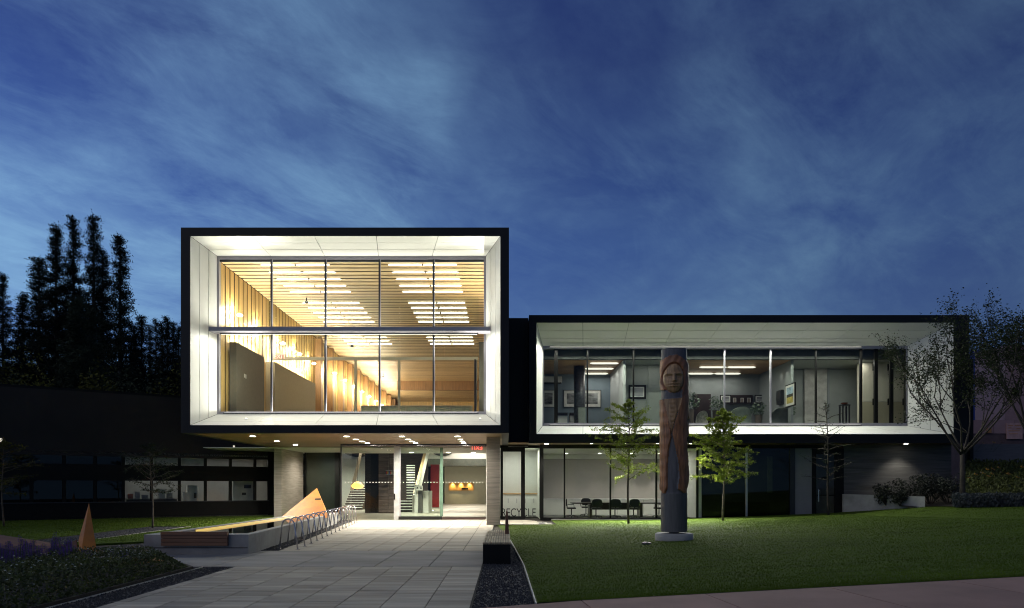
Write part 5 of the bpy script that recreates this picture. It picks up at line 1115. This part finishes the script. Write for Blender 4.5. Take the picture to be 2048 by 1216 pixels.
for i, (px, py_) in enumerate(((1938, 955), (1952, 948), (1962, 945), (1968, 946), (1975, 938), (1978, 952), (1987, 938), (1998, 935), (1985, 947), (2002, 944), (2015, 948), (2018, 947), (2036, 954), (2045, 933), (1966, 885), (1988, 884), (2004, 885))):
    up = py_ < 900; Y = 35.4 if up else 31.2; p = at(px, py_, Y); lab = 'orange yellow daisy %s the right garden, %s from the left' % ('on the wall top behind' if up else 'in', ORD[i - 14 if up else i])
    if yproto is None:
        yproto = o = thing('daisy_plant', lab, 'flower', (p.x, p.y, p.z), 'orange yellow daisies'); MB().tube([(p.x, p.y, p.z - .6), p], .006, 4).build('stem', M('green stem', (.05, .08, .03)), o); hd = MB()
        for k in range(10): a_ = k * .628; hd.quad(p, p + Vector((.05 * math.cos(a_ - .2), .05 * math.sin(a_ - .2), .01)), p + Vector((.11 * math.cos(a_), .11 * math.sin(a_), -.02)), p + Vector((.05 * math.cos(a_ + .2), .05 * math.sin(a_ + .2), .01)))
        hd.build('petals', m_yel, o); MB().lathe((p.x, p.y, p.z), [(.03, -.01), (.03, .015), (.012, .03)], 8).build('flower_centre', m_tablew, o)
    else: c = copy_tree(yproto); c.location = p; c['label'] = lab; c.rotation_euler = (R(35), R(rs.uniform(-20, 20)), rs.random())
# retaining wall, buildings beyond
tag(box('retaining_wall', (ax(1940, 35.8), 35.8, 0), (45, 36.2, azz(888, 35.8)), M('blue grey concrete', (.13, .125, .14), .8, var=.12, stretch=(.4, .4, 5))), 'grey concrete retaining wall behind the right garden', 'wall')
pb = thing('neighbour_building', 'mauve panelled building behind the retaining wall at the right edge', 'building', (34, 46, 0)); m_mauve = M('mauve panel', (.30, .19, .20), .7, var=.06, rnd=.08); zt = azz(840, 46)
box('wall', (ax(1945, 46), 46.05, 0), (60, 50, zt), M('dark mauve', (.12, .08, .085), .8), pb)
for i in range(4):
    x0 = ax(1946 + i * 42, 46); x1 = ax(1987 + i * 42, 46); box('panel', (x0, 46.0, azz(867, 46)), (x1, 46.049, zt - .01), m_mauve, pb)
box('upper_wall', (ax(2010, 47), 47.0, zt), (60, 50, azz(690, 47)), m_mauve, pb)
box('light_box', (ax(1973, 46), 45.9, azz(866, 46)), (ax(1981, 46), 45.999, azz(857, 46)), M('orange box', (.35, .17, .06), .6), pb)
po = thing('wall_poster', 'pale pink notice board with orange lines on the mauve building', 'poster', (ax(2030, 45.9), 45.9, azz(878, 45.9))); box('board', (ax(2014, 45.9), 45.9, azz(878, 45.9)), (ax(2045, 45.9), 45.97, azz(846, 45.9)), M('pink board', (.50, .31, .30), .7), po)
for k, (x0, x1, y0) in enumerate(((2017, 2026, 850), (2030, 2042, 850), (2017, 2023, 855), (2033, 2042, 856), (2017, 2040, 861), (2018, 2036, 867))): box('print_line', (ax(x0, 45.88), 45.88, azz(y0 + 1.2, 45.88)), (ax(x1, 45.88), 45.899, azz(y0, 45.88)), M('orange print', (.45, .2, .06), .7), po)
bb = thing('blue_building', 'blue building with a few lit windows seen through the right trees', 'building', (48, 62, 0)); box('wall', (ax(1940, 62), 62, 0), (ax(2012, 62), 66, azz(700, 62)), M('blue render', (.03, .06, .28), .7, var=.1), bb)
for k, (x0, x1, y0, y1) in enumerate(((1953, 1957, 779, 783), (1957, 1973, 779, 785), (1958, 1963, 798, 806), (1963, 1972, 812, 822), (1953, 1961, 715, 719))):
    wn = box('window', (ax(x0 - 1, 61.9), 61.93, azz(y1 + 1, 61.9)), (ax(x1 + 1, 61.9), 61.999, azz(y0 - 1, 61.9)), m_alud, bb); box('pane', (ax(x0, 61.9), 61.9, azz(y1, 61.9)), (ax(x1, 61.9), 61.929, azz(y0, 61.9)), glow('lit far window', (1, .93, .6), .9), wn)
tag(box('dark_post', (ax(1940, 35.2), 35.2, 0), (ax(1947, 35.2), 35.4, azz(720, 35.2)), m_blk), 'thin dark post between the wing end and the blue building', 'post')
